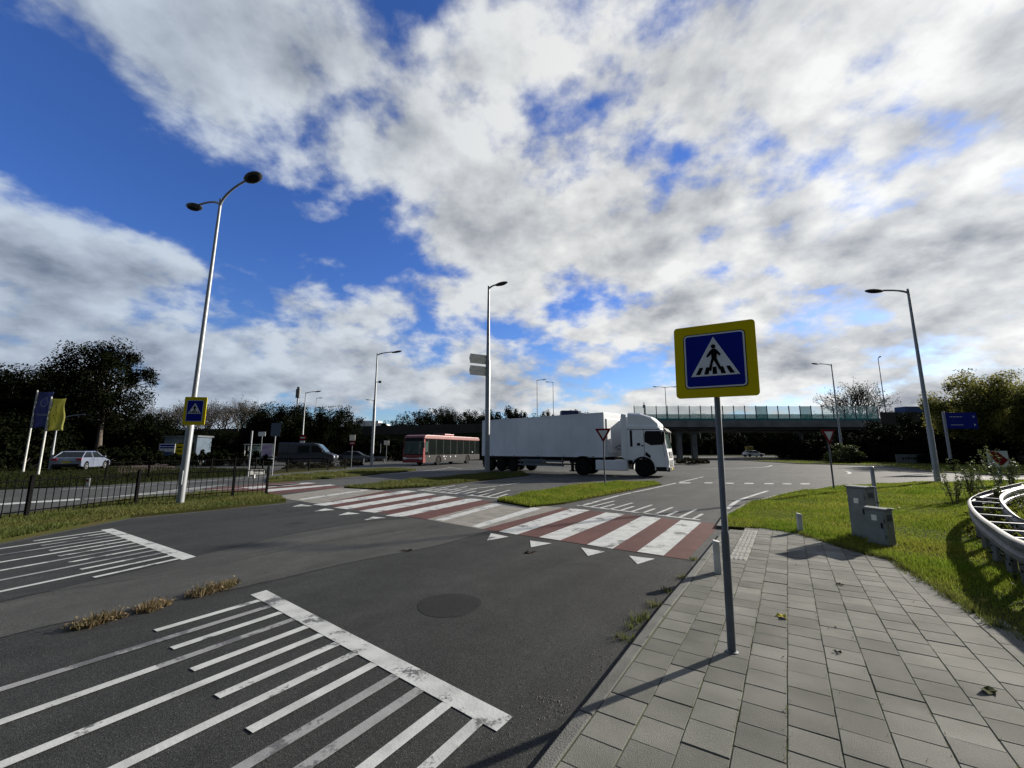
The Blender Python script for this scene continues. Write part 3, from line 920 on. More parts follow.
# sign of the fence plaque, boards etc. come with their things below
# ------------------------------------------------------------------ lamps
def lamp(label, base, h, arms, r0=.10, r1=.05, head=(.36, .16, .09), knee=None, z0=0.0, mp=M_GALV, group='street lamps around the junction', cap=True):
    """arms: local (dx, dy, rise) of each lamp head"""
    t = thing('street_lamp', label, 'street lamp', (base[0], base[1], z0), 0, group)
    kz = knee or h * .32
    mb = MB(); mb.lathe([(r0, -.05), (r0, kz), (r0 * .78, kz + .12), (r1, h)], 14); mb.build('pole', mp, t, 40)
    for dx, dy, rise in arms:
        L_ = math.hypot(dx, dy)
        pth = []
        for k in range(9):
            a = k / 8
            pth.append((dx * a ** 1.6 * .92, dy * a ** 1.6 * .92, h - .25 + (rise + .25) * math.sin(a * math.pi / 2) ** .9))
        mb = MB(); mb.tube(pth, [r1 * .95] * 4 + [r1 * .8] * 5, 10); mb.build('arm', mp, t, 60)
        mb = MB(); mb.M = Matrix.Translation((dx, dy, h + rise)) @ Matrix.Rotation(math.atan2(dy, dx), 4, 'Z') @ Matrix.Rotation(R(-8), 4, 'Y')
        mb.ell((0, 0, 0), head); hd = mb.build('lamp_head', M_LAMP, t, 50)
        mb = MB(); mb.M = Matrix.Translation((dx, dy, h + rise)) @ Matrix.Rotation(math.atan2(dy, dx), 4, 'Z') @ Matrix.Rotation(R(-8), 4, 'Y')
        mb.ell((.03, 0, -head[2] * .45), (head[0] * .72, head[1] * .8, head[2] * .7)); mb.build('lens', M_DARK, hd, 50)
    mb = MB(); mb.box(-.05, .05, -r0 - .012, -r0 + .03, .55, .95); mb.build('service_door', mp, t)
    return t


b1 = G(180, 503, .06)
L1 = lamp('tall double headed lamp post with crossing sign at the black fence', b1, 9.75, [(1.45, -.68, .32), (-1.4, .66, .12)], (.098), .042, (.36, .21, .10), 2.35, .05, M_GALV)
L1.rotation_euler = (0, R(.8), 0)
b2 = G(487, 474)
h2 = P(489, 287, b2[1]).z
L2 = lamp('tall single lamp post with two blank boards on the middle island', b2, h2, [(.92, -.30, .05)], .17, .07, (.50, .22, .11), h2 * .58, .07, M_GALV)
b3 = G(938, 482.5, .05); h3 = P(906, 288, b3[1]).z
L3 = lamp('leaning looking single lamp post on the right verge near the guardrail', b3, h3 - .1, [(-1.45, .35, .02)], .12, .055, (.42, .2, .09), 2.6, .05, M_GALV)
b4 = G(371.5, 467); h4 = P(379, 353, b4[1]).z
L4 = lamp('slim lamp post behind the small island left of the bus', b4, h4, [(2.0, -.3, .05)], .14, .06, (.55, .2, .09), 5.5, 0)
mb = MB(); mb.tube([(.05, 0, 8.2), (.35, -.1, 8.2)], .03, 6); mb.ell((.42, -.1, 8.2), (.16, .13, .13)); mb.build('camera_pod', M_DARK, L4, 50)
p5 = P(302, 442, 62); lamp('lamp post standing behind the dark grey van', (p5.x, 62), P(306, 392, 62).z, [(1.9, -.2, .05)], .14, .06, (.5, .2, .09), 4, 0)
p6 = P(842, 452, 55); lamp('lamp post rising from the bush in front of the glass barrier', (p6.x, 55), P(833, 364, 55).z, [(-2.1, .1, .05)], .14, .06, (.5, .2, .09), 4, 0)
t_ = P(66, 414, 33); lamp('short lamp post with curved arm beside the yellow flag', (P(50, 467, 33).x, 33), t_.z - .5, [(2.0, -.2, .4)], .09, .04, (.35, .14, .07), 1.5, 0)
t_ = P(373, 400, 95); lamp('faint distant lamp beyond the slim lamp post', (P(371, 452, 95).x, 95), t_.z, [(-1.4, 0, .05)], .12, .06, (.5, .2, .09), 4, 0)
t_ = P(314, 398, 105); lamp('distant lamp beside the radio mast behind the van', (P(313.5, 440, 105).x, 105), t_.z, [(.9, .3, .05)], .12, .06, (.5, .2, .09), 4, 0)


def roadz(x):
    pts = [(-140, 2.5), (-60, 3.9), (-27, 4.5), (12, 5.4), (30, 6.5), (200, 6.5)]
    for (a, za), (b, zb) in zip(pts, pts[1:]):
        if x <= b: return za + (zb - za) * (x - a) / (b - a)
    return pts[-1][1]


for px, top, d, arms, lab in ((537, 380, 92, [(1.6, -.2, .05)], 'left lamp of the close pair seen above the lorry trailer'), (553, 382, 100, [(-1.4, .2, .05)], 'right lamp of the close pair seen above the lorry trailer'),
                              (665, 387, 90, [(2.2, 0, .05), (-2.2, 0, .05)], 'T shaped double lamp on the viaduct behind the lorry cab'),
                              (698, 407, 150, [(2.0, 0, .05), (-2.0, 0, .05)], 'tiny far double lamp behind the glass barrier'),
                              (878, 358, 88, [(-.4, -.9, .05)], 'lamp standing on the viaduct beside the bare tree')):
    p_ = P(px, top, d)
    lamp(lab, (p_.x, d), p_.z - roadz(p_.x), arms, .13, .06, (.5, .2, .09), 3, roadz(p_.x) if d < 120 else 4, M_GALVD)

# things hung on lamps
def pose_sign(px, py, d, rz): return P(px, py, d), rz
q = P(195.5, 411, b1[1] - .13)
t = thing('crossing_sign', 'tall yellow and blue crossing sign fixed to the double headed lamp post', 'road sign', (q.x, q.y, 0), R(10))
sign_face(t, .60, .84, .02, q.z, low=True)
for dz in (-.25, .25):
    mb = MB(); mb.box(-.1, .1, .002, .04, q.z + dz - .02, q.z + dz + .02); mb.build('clamp', M_GALV, t)
for yy, lab in ((360, 'upper blank pale board on the tall island lamp post'), (371.5, 'lower blank pale board on the tall island lamp post')):
    q = P(487.5, yy, b2[1])
    t = thing('direction_board', lab, 'sign board', (q.x, q.y, q.z), R(28), 'blank boards on the island lamp post')
    mb = MB(); mb.prof([(-1.30, -.33), (-.10, -.33), (-.10, .33), (-1.30, .33), (-1.38, 0)], -.03, .03); mb.build('board', M_SIGNB, t, bevel=.01)
    for zz in (-.19, .19):
        mb = MB(); mb.box(-.2, .05, -.05, .05, zz - .03, zz + .03); mb.build('bracket', M_GALV, t)
    mb = MB(); mb.box(-1.28, -.12, -.045, -.031, -.02, .02); mb.build('stiffener', M_SIGNB, t)

# ------------------------------------------------------------------ bollards, cabinets, short post
for px, py, top, lab in ((718, 573, 540, 'white bollard just left of the near sign pole'), (800.5, 532, 513, 'smaller white bollard where grass meets the pavement')):
    q = G(px, py, PAV); h = P(px, top, q[1]).z - PAV
    t = thing('bollard', lab, 'bollard', (q[0], q[1], PAV), R(-20), 'white marker bollards')
    mb = MB(); mb.prof([(-.04, -.02), (.04, -.02), (.04, h - .015), (-.035, h)], -.05, .05); mb.build('post', M_OFFW, t, bevel=.008)
    mb = MB(); mb.box(.0405, .043, -.035, .035, h - .12, h - .05); mb.build('reflector', M_SIGNW, t)
for (x, y, w_, d_, h, lab) in ((6.24, 7.66, .23, .32, .88, 'taller grey utility cabinet at the edge of the grass'), (6.10, 7.18, .18, .31, .57, 'shorter grey utility cabinet in front of the taller one')):
    t = thing('utility_cabinet', lab, 'cabinet', (x, y, .05), R(16), 'grey utility cabinets')
    mb = MB(); mb.box(-w_ / 2, w_ / 2, -d_ / 2, d_ / 2, -.02, h); mb.build('body', M_CABI, t, bevel=.01)
    mb = MB(); mb.prof([(-w_ / 2 - .02, h + .002), (w_ / 2 + .02, h + .002), (w_ / 2 + .02, h + .03), (0, h + .045), (-w_ / 2 - .02, h + .03)], -d_ / 2 - .02, d_ / 2 + .02); mb.build('roof', M_CABI, t, bevel=.006)
    mb = MB(); mb.box(-w_ / 2 - .006, -w_ / 2 - .001, -d_ / 2 + .03, d_ / 2 - .03, .08, h - .05); dr = mb.build('door', M_CABI, t, bevel=.003)
    mb = MB(); mb.box(-w_ / 2 - .02, -w_ / 2 - .005, -d_ / 2 + .05, -d_ / 2 + .07, h * .5, h * .5 + .09); mb.build('handle', M_DARK, dr)
    mb = MB(); mb.box(-w_ / 2 - .015, w_ / 2 + .015, -d_ / 2 - .015, d_ / 2 + .015, -.03, .035); mb.build('plinth', M_KERB, t)
    for zz in (.16, h - .16):
        mb = MB(); mb.lathe([(.009, -.03), (.009, .03)], 8); ob = mb.build('hinge', M_GALVD, dr); ob.location = (-w_ / 2 - .008, -d_ / 2 + .022, zz)
    mb = MB(); mb.box(-w_ * .18, w_ * .18, -d_ / 2 - .004, -d_ / 2 - .001, h * .52, h * .52 + .06); mb.build('blank_plate', M_GALV, t)
    mb = MB(); mb.box(-w_ / 2 - .008, -w_ / 2 - .0065, -.03, .05, h * .70, h * .70 + .09); mb.build('sticker', M_SIGNB, dr)
    mb = MB()
    for k in range(5): mb.box(-w_ * .3, w_ * .3, -d_ / 2 - .006, -d_ / 2 - .001, h - .16 + k * .02, h - .152 + k * .02)
    mb.build('vent', M_DARK, t)
q = Vector((7.17, 8.45)); h = P(867.5, 467, 8.45).z - .05
t = thing('steel_post', 'short bare grey steel post behind the utility cabinets', 'post', (q.x, q.y, .05))
mb = MB(); mb.lathe([(.036, -.03), (.036, h * .45), (.033, h * .46), (.033, h), (.025, h + .008)], 14); mb.build('shaft', M_GALV, t, 40)
mb = MB(); mb.lathe([(.040, h * .42), (.040, h * .46)], 14); mb.build('collar', M_GALVD, t, 40)

# ------------------------------------------------------------------ black bar fence
def fence(label, pts, h, bay, z, name='bar_fence', bars=.135, post=.035, bar_r=.009, first=None):
    t = thing(name, label, 'fence', (pts[0][0], pts[0][1], z))
    o = Vector(pts[0]); path = [Vector(p) - o for p in pts]
    lens = [(b - a).length for a, b in zip(path, path[1:])]; tot = sum(lens)

    def at(s):
        for a, b, l in zip(path, path[1:], lens):
            if s <= l + 1e-6: return a.lerp(b, min(s / l, 1)), (b - a).normalized()
            s -= l
        return path[-1], (path[-1] - path[-2]).normalized()
    n = max(1, round(tot / bay)); bl = tot / n
    st = [i * bl for i in range(n + 1)]
    if first:
        st = [0, first]
        while st[-1] + bay < tot: st.append(st[-1] + bay)
        n = len(st) - 1
    for i in range(n + 1):
        p, d = at(st[i])
        mb = MB(); mb.M = Matrix.Translation((p.x, p.y, 0)) @ Matrix.Rotation(math.atan2(d.y, d.x), 4, 'Z')
        mb.box(-post, post, -post, post, -.05, h + .06); mb.lathe([(post * 1.25, h + .06), (post * 1.25, h + .075), (.01, h + .10)], 8)
        mb.build('post', M_BLACK, t)
    for i in range(n):
        mb = MB(); a, d = at(st[i]); b, _ = at(st[i + 1]); bl = st[i + 1] - st[i]
        for zz in (.16, h - .04): mb.tube([(a.x, a.y, zz), (b.x, b.y, zz)], .014, 4, False)
        k = int(bl / bars)
        for j in range(1, k):
            p = a.lerp(b, j / k)
            mb.tube([(p.x, p.y, .06), (p.x, p.y, h + .03)], bar_r, 5)
        mb.build('bar_panel', M_BLACK, t)
    return t


f0 = [G(-230, 556), G(0, 524), G(135, 506.5), G(266, 496)]
fence('long black bar fence along the grass verge with a white plaque', f0[::-1], .88, 2.45, .06, bars=.15, post=.033, bar_r=.010, first=1.05)
fence('second low black fence beyond the carriageway near the brick path', [G(105, 482), G(180, 477), G(255, 471.5)], .95, 2.0, .05, bars=.16)
fence('low black fence in front of the grey van', [G(262, 474.5), G(345, 469)], .8, 2.2, .05, bars=.18)
q = P(257.5, 472, G(258, 496)[1] - .06)
t = thing('fence_plaque', 'small white plaque with dark lettering wired to the fence end', 'plaque', (q.x, q.y, q.z), R(40))
mb = MB(); mb.prof(rrect(.44, .17, .015), -.006, .006); mb.build('plate', mat('plaque_white', (.8, .8, .78), (.7, .7, .68), 5, .6), t)
mb = MB()
for k in range(7): mb.box(-.12 + k * .045, -.09 + k * .045, -.0085, -.0065, .005 + .008 * (k % 2), .045)
for k in range(6): mb.box(-.10 + k * .035, -.08 + k * .035, -.0085, -.0065, -.05, -.03)
mb.build('lettering', M_DARK, t)

# ------------------------------------------------------------------ guardrail loop on the right
H_R = .62
outer = [Vector(G(x, y, H_R)) for x, y in ((1150, 580), (1070, 558), (1024, 541), (1008, 533.5), (994, 524.5), (981, 515.5), (973, 507), (970.5, 500), (975, 495.5), (990, 490), (1024, 482))]
inner = [Vector(G(x, y, H_R)) for x, y in ((1170, 556), (1085, 537), (1040, 525.5), (1018, 517), (1006, 508), (999.5, 499), (1002, 493.5), (1014, 488.5), (1040, 483))]
t = thing('guardrail', 'curved zinc guardrail loop with two beams and cross spacers on right verge', 'guardrail', (outer[7].x, outer[7].y, .05))
o = Vector((outer[7].x, outer[7].y, .05))


def beam(path, side):
    pts = smooth_line([Vector((p.x, p.y)) for p in path], 7)
    prof_ = [(.0, -.13), (.04, -.10), (.04, -.05), (.0, -.02), (.0, .02), (.04, .05), (.04, .10), (.0, .13)]
    mb = MB(); vs = []; fs = []; n = len(prof_)
    for i, p in enumerate(pts):
        d = (pts[min(i + 1, len(pts) - 1)] - pts[max(i - 1, 0)]).normalized(); nr = Vector((-d.y, d.x)) * side
        for a, b in prof_: vs.append((p.x + nr.x * a - o.x, p.y + nr.y * a - o.y, H_R - .13 + b - .05))
    for i in range(len(pts) - 1):
        for k in range(n - 1): fs.append((i * n + k, i * n + k + 1, (i + 1) * n + k + 1, (i + 1) * n + k))
    mb.add(vs, fs)
    ob = mb.build('beam', M_RAIL, t, 50)
    so_ = ob.modifiers.new('thickness', 'SOLIDIFY'); so_.thickness = .006; so_.offset = 0
    return pts


po = beam(outer, 1); pi_ = beam(inner, -1)
for k in range(2, 58, 6):
    a = po[min(k, len(po) - 1)]
    b = min(pi_, key=lambda p: (p - a).length)
    mb = MB(); mb.M = Matrix.Translation((0, 0, H_R - .10)); mb.prism(offset_line([(a.x - o.x, a.y - o.y), (b.x - o.x, b.y - o.y)], .05), 0, .02); mb.build('spacer', M_GALV, t)
    m_ = a.lerp(b, .12)
    mb = MB(); mb.box(m_.x - o.x - .04, m_.x - o.x + .04, m_.y - o.y - .03, m_.y - o.y + .03, -.05, H_R - .1); mb.build('post', M_RAIL, t)
mb = MB(); mb.sheet([(p.x, p.y) for p in smooth_line([Vector(p) for p in outer], 4)], .058)
struct(mb.build('bare_soil', mat('soil_dark', (.020, .017, .012), (.012, .010, .008), 4, .95, bump=.6, spec=.02)))
WEED_BED = [(p.x, p.y) for p in po[::4]] + [(p.x, p.y) for p in pi_[::-4]]


# ------------------------------------------------------------------ vegetation
def leaf_cloud(r, centers, rad, per, size, squash=1.0):
    n = len(centers) * per
    c_ = np.repeat(np.asarray(centers), per, 0); rr = np.repeat(np.asarray(rad), per)
    g = np.clip(r.normal(0, .5, (n, 3)), -.85, .85); g[:, 2] *= squash
    p = c_ + g * rr[:, None]
    a = r.normal(0, 1, (n, 3)); a /= np.linalg.norm(a, axis=1)[:, None]
    b = r.normal(0, 1, (n, 3)); b -= a * (a * b).sum(1)[:, None]; b /= np.linalg.norm(b, axis=1)[:, None]
    s = size * r.uniform(.55, 1.35, n)[:, None]
    V = np.empty((n, 4, 3))
    V[:, 0] = p - a * s; V[:, 1] = p + b * s * .5; V[:, 2] = p + a * s; V[:, 3] = p - b * s * .5
    return V.reshape(-1, 3), np.arange(n * 4).reshape(-1, 4)


def make_tree(name, label, cat, h, w, trunk_h, leafm, barkm, seed, clumps=70, per=110, size=.26, low=.0, group=None, trunk_r=None, ragged=1.0):
    r = np.random.default_rng(seed)
    t = thing(name, label, cat, (0, 0, 0), 0, group)
    mb = MB(); tr = trunk_r or h * .022
    cz = trunk_h + (h - trunk_h) * .5; ch = (h - trunk_h) * .5
    top = Vector((r.normal(0, .05) * w, r.normal(0, .05) * w, h * .86))
    pth = [Vector((0, 0, -.1)), Vector((.02 * w, 0, trunk_h * .5)), Vector((r.normal(0, .02) * w, r.normal(0, .02) * w, trunk_h)), Vector((top.x * .5, top.y * .5, cz)), top]
    mb.tube(smooth_line(pth, 4), list(np.linspace(tr * 1.25, tr * .15, 17)), 8)
    cen = []; rad = []
    lobes = []
    for k in range(9):                                    # uneven outline: several lobes of different reach
        a = r.uniform(0, 6.28); el = r.uniform(-.7, 1.25)
        lobes.append((np.array([math.cos(a) * math.cos(el), math.sin(a) * math.cos(el), math.sin(el)]), r.uniform(-.20, .28) * ragged))
    for k in range(clumps):
        d = r.normal(0, 1, 3); d /= np.linalg.norm(d)
        f = r.uniform(.25, 1) ** .55
        m_ = 1 + sum(s_ * max(0, float(d @ l)) ** 5 for l, s_ in lobes)
        f *= m_
        c_ = np.array([d[0] * w * .5 * f, d[1] * w * .5 * f, cz + d[2] * ch * f])
        if c_[2] < trunk_h * (.75 - low): c_[2] = trunk_h * (.75 - low) + abs(r.normal(0, .3))
        cen.append(c_); rad.append(w * r.uniform(.07, .15) * (.5 + .5 * ragged))
        if k % 4 == 0:
            s0 = Vector((top.x * .3, top.y * .3, trunk_h + (h * .86 - trunk_h) * r.uniform(0, .6)))
            e = Vector(c_); m2 = s0.lerp(e, .5) + Vector((0, 0, -.03 * w))
            mb.tube([s0, m2, e], [tr * .42, tr * .25, tr * .07], 5)
    mb.build('trunk', barkm, t, 60)
    V, F = leaf_cloud(r, cen, rad, per, size)
    V[:, 2] = np.maximum(V[:, 2], .05)
    np_mesh('crown', V, F, leafm, t)
    return t


def make_bush(name, label, cat, h, w, leafm, seed, clumps=40, per=90, size=.16, group=None):
    r = np.random.default_rng(seed)
    t = thing(name, label, cat, (0, 0, 0), 0, group)
    cen = []; rad = []; mb = MB()
    for k in range(clumps):
        a = r.uniform(0, 6.28); q_ = math.sqrt(r.random()); zz = r.random()
        env = math.sqrt(max(0.02, 1 - (q_ * .95) ** 2)) * (.75 + .3 * r.random())
        c_ = (math.cos(a) * q_ * w * .5, math.sin(a) * q_ * w * .5, h * zz * env)
        cen.append(c_); rad.append(min(w, h) * r.uniform(.12, .2))
        if k % 3 == 0: mb.tube([(c_[0] * .2, c_[1] * .2, -.05), (c_[0] * .7, c_[1] * .7, c_[2] * .6), c_], [.035, .025, .008], 5)
    mb.build('stem', M_BARK, t)
    V, F = leaf_cloud(r, cen, rad, per, size)
    V[:, 2] = np.maximum(V[:, 2], .02)
    np_mesh('foliage', V, F, leafm, t)
    return t


def make_bare(name, label, cat, h, seed, group=None, leaves=500):
    r = np.random.default_rng(seed)
    t = thing(name, label, cat, (0, 0, 0), 0, group)
    tr = MB(); tw = MB(); tips = []

    def grow(p, d, ln, rad, lev):
        q_ = p + d * ln
        bend = Vector(r.normal(0, .05, 3)) * ln
        (tr if lev < 2 else tw).tube([p, p.lerp(q_, .5) + bend, q_], [rad, rad * .82, rad * .62], 6 if lev < 2 else 3, False)
        if lev >= 5: tips.append(q_); return
        for k in range(3 if lev else 8):
            nd = (d + Vector(r.normal(0, .42 if lev else .36, 3)) + Vector((0, 0, .12))).normalized()
            if nd.z < -.1: nd.z = .1
            st = p.lerp(q_, r.uniform(.55, 1.0)) if k else q_
            grow(st, nd, ln * r.uniform(.60, .82), rad * .58, lev + 1)
    grow(Vector((0, 0, -.1)), Vector((0, 0, 1)), h * .30, h * .016, 0)
    tr.build('trunk', M_BARK, t, 60)
    tw.build('crown', M_TWIG, t)
    if leaves:
        ids = r.integers(0, len(tips), leaves)
        V, F = leaf_cloud(r, [tuple(tips[i]) for i in ids], np.full(leaves, .5), 2, .12)
        np_mesh('leaves', V, F, mat('leaf_dead', (.050, .042, .022), (.034, .028, .016), 1, .8, island=.4, trans=.2, spec=.05), t)
    return t


def put(o, px, d, rz=0, sc_=1.0, z=0):
    x = (px - 512) / ray(px, 445)[1] * d
    o.location = (x, d, z); o.rotation_euler = (0, 0, rz)
    o.scale = (sc_, sc_, sc_) if isinstance(sc_, (int, float)) else sc_
    return o


def copyto(src, px, d, rz, sc_, label, z=0):
    o = dup(src, (0, 0, 0), 0, label)
    return put(o, px, d, rz, sc_, z)


HT = lambda py, d: P(512, py, d).z
# left group
g = 'dark trees on the left behind the flags'
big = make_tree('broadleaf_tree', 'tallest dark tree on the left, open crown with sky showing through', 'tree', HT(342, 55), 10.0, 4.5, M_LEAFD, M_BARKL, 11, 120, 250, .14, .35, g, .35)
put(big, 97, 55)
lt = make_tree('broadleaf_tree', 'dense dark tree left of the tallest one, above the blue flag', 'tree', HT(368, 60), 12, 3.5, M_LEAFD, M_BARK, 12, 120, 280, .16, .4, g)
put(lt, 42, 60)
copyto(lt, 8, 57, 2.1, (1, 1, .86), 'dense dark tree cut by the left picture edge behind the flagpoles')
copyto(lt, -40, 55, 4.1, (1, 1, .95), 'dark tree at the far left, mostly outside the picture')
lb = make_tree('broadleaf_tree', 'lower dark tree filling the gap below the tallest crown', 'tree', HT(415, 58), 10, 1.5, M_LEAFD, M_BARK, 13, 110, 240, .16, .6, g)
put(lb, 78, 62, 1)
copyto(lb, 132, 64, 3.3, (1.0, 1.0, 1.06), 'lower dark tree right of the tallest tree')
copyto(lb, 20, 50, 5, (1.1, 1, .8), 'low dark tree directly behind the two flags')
# bare trees
g = 'brown thinning trees on the skyline'
ba = make_bare('thinning_tree', 'brown thinning tree just right of the tall dark tree', 'tree', HT(390, 80), 21, g)
put(ba, 160, 80)
bb = make_bare('thinning_tree', 'brown thinning tree behind the double headed lamp post', 'tree', HT(388, 82), 22, g)
put(bb, 192, 84, 1)
copyto(ba, 222, 82, 2, 1.03, 'brown thinning tree, second to the right of the double headed lamp')
copyto(bb, 240, 78, 3, .93, 'brown thinning tree beside the left edge of the round evergreen')
copyto(ba, 266, 86, 4, 1.0, 'brown thinning tree rising behind the round evergreen clump')
copyto(bb, 206, 92, 5, 1.06, 'brown thinning tree immediately right of the lamp post sign')
copyto(ba, 176, 88, 1, 1.0, 'brown thinning tree left of the lamp post sign')
copyto(bb, 254, 96, .4, 1.08, 'furthest brown thinning tree between the lamp post and the radio mast')
copyto(ba, 145, 90, 2.9, .98, 'brown thinning tree touching the tall dark crown')
# evergreens
g = 'dark evergreens in the middle distance'
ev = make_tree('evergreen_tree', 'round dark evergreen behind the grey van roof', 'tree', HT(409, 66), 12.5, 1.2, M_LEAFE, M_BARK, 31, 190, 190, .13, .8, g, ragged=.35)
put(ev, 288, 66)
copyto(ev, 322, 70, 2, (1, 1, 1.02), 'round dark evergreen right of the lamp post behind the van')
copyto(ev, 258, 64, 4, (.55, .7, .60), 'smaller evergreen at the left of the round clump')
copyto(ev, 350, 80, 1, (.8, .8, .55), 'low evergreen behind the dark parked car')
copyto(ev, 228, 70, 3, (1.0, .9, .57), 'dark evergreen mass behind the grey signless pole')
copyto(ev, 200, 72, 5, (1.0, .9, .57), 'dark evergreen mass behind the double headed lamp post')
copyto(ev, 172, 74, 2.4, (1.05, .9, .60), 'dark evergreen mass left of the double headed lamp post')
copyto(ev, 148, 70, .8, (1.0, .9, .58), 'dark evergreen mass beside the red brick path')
# skyline behind viaduct
g = 'trees on the skyline behind the viaduct'
sk = make_tree('skyline_tree', 'rounded skyline tree left above the bus', 'tree', 11, 13, 1, M_LEAFE, M_BARK, 41, 130, 110, .20, .6, g, ragged=.5)
put(sk, 418, 112, 0, (1, 1, HT(411, 112) / 11))
for px, py, d, s_, lab in ((440, 408, 120, 1.0, 'skyline tree above the middle of the bus'), (466, 411, 118, 1.0, 'skyline tree above the rear of the bus'), (508, 408, 116, 1.05, 'skyline tree just right of the island lamp post'),
                           (524, 412, 112, .8, 'skyline tree above the trailer rear'), (548, 411, 114, .6, 'small skyline tree below the pair of lamps'), (578, 411, 120, .8, 'skyline tree behind the blue lorry top'),
                           (395, 420, 125, .9, 'low skyline tree above the white van roof'), (490, 412, 122, .9, 'skyline tree hidden partly by the island lamp post')):
    copyto(sk, px, d, px * .7, (s_, s_, HT(py, d) / 11), lab)
bk = copyto(bb, 452, 125, 1, HT(405, 125) / HT(396, 82) , 'bare skyline tree above the bus roof unit')
copyto(ba, 478, 128, 2, HT(404, 128) / HT(398, 80), 'bare skyline tree left of the island lamp post')
copyto(bb, 862, 100, 2.2, HT(388, 100) / HT(396, 82) * 1.12, 'bare tree above the right end of the glass barrier')
copyto(ba, 852, 104, .2, HT(390, 104) / HT(398, 80) * 1.12, 'second bare tree above the glass barrier, slightly lower')
# right group
g = 'autumn green trees at the right edge'
rt = make_tree('autumn_tree', 'broad autumn green tree behind the blue direction sign', 'tree', HT(378, 47), 7.6, 2.2, M_LEAFY, M_BARK, 51, 90, 230, .12, .5, g)
put(rt, 974, 47)
copyto(rt, 1020, 44, 2.2, (1, 1, .95), 'autumn green tree cut by the right picture edge')
copyto(rt, 1000, 52, 4.0, (1.1, 1.0, .94), 'autumn green tree between the blue sign and the edge tree')
copyto(rt, 956, 56, 1.2, (.62, .62, .80), 'smaller autumn green tree left of the blue sign post')
copyto(rt, 1062, 40, 3.2, (1, 1, .9), 'autumn green tree mostly outside the right picture edge')
g = 'dark bushes under the viaduct and trees'
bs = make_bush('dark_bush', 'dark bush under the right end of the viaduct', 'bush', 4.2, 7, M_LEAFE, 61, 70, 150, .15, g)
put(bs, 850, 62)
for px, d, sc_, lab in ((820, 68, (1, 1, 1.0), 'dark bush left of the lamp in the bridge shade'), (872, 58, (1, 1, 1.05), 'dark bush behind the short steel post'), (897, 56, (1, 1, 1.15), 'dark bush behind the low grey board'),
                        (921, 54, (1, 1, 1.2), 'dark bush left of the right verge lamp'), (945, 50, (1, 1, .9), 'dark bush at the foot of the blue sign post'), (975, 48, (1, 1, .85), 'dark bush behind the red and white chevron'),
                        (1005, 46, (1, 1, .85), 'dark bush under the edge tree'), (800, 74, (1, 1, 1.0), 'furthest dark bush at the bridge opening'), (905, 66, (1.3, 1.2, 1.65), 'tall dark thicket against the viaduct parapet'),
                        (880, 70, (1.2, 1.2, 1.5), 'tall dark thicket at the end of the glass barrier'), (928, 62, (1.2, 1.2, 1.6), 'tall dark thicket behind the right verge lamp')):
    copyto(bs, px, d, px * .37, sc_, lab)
lg = make_bush('light_bush', 'paler green bush around the lamp foot before the bridge', 'bush', 2.9, 3.4, M_LEAFG, 62, 40, 90, .13)
put(lg, 842, 52)
# low hedges on the left
g = 'low hedges on the left'
hd = make_bush('hedge', 'low hedge behind the silver car', 'hedge', 1.8, 9, M_LEAFE, 71, 70, 130, .13, g)
put(hd, 92, 42)
for px, d, sc_, lab in ((20, 36, (1, 1, 1.0), 'low hedge at the foot of the left flagpole'), (40, 44, (1, 1, 1.5), 'hedge between the flagpoles and the dark trees'), (205, 45, (.9, .7, .9), 'low hedge behind the double headed lamp post'),
                        (240, 44, (.8, .7, .9), 'low hedge behind the grey signless pole'), (150, 46, (.7, .7, .8), 'low hedge above the red brick path'), (388, 62, (1.0, .7, .9), 'low hedge left of the bus front'),
                        (130, 47, (1, 1, 1.2), 'hedge to the right of the silver car')):
    copyto(hd, px, d, px * .3, sc_, lab)
h2_ = make_bush('planting_strip', 'low brownish planting on the roundabout behind the lorry front', 'hedge', 1.0, 5.5, mat('leaf_brownish', (.050, .045, .028), (.03, .03, .018), .6, .8, island=.5, trans=.2, spec=.1), 72, 90, 150, .10)
put(h2_, 690, 47, 0, (.75, .6, .75), .1)
h3_ = copyto(h2_, 312, 37.2, .62, (.85, .22, .6), 'dark low planting strip in front of the grey van')
copyto(h2_, 352, 44, .62, (.5, .3, .7), 'dark low planting beside the slim lamp post foot')
# tall weeds through the guardrail
def make_weed(label, h, w, seed, stems):
    r = np.random.default_rng(seed)
    t = thing('tall_weed', label, 'plant', (0, 0, 0), 0, 'tall weeds growing through the guardrail')
    mb = MB(); cen = []; rad = []
    for k in range(stems):
        a = r.uniform(0, 6.28); e = Vector((math.cos(a) * w * r.uniform(.1, .5), math.sin(a) * w * r.uniform(.1, .5), h * r.uniform(.55, 1)))
        s0 = Vector((e.x * .25, e.y * .25, -.03)); m_ = s0.lerp(e, .5) + Vector((0, 0, h * .08))
        mb.tube([s0, m_, e], [.009, .007, .003], 5)
        for f in np.linspace(.25, 1, 9):
            p = s0.lerp(m_, f * 2) if f < .5 else m_.lerp(e, f * 2 - 1)
            cen.append(tuple(p)); rad.append(.10)
    mb.build('stem', M_BARK, t)
    V, F = leaf_cloud(r, cen, rad, 7, .042); V[:, 2] = np.maximum(V[:, 2], .02)
    np_mesh('foliage', V, F, mat('weed_leaf', (.08, .10, .03), (.045, .055, .02), 2, .6, island=.4, trans=.35), t)
    return t


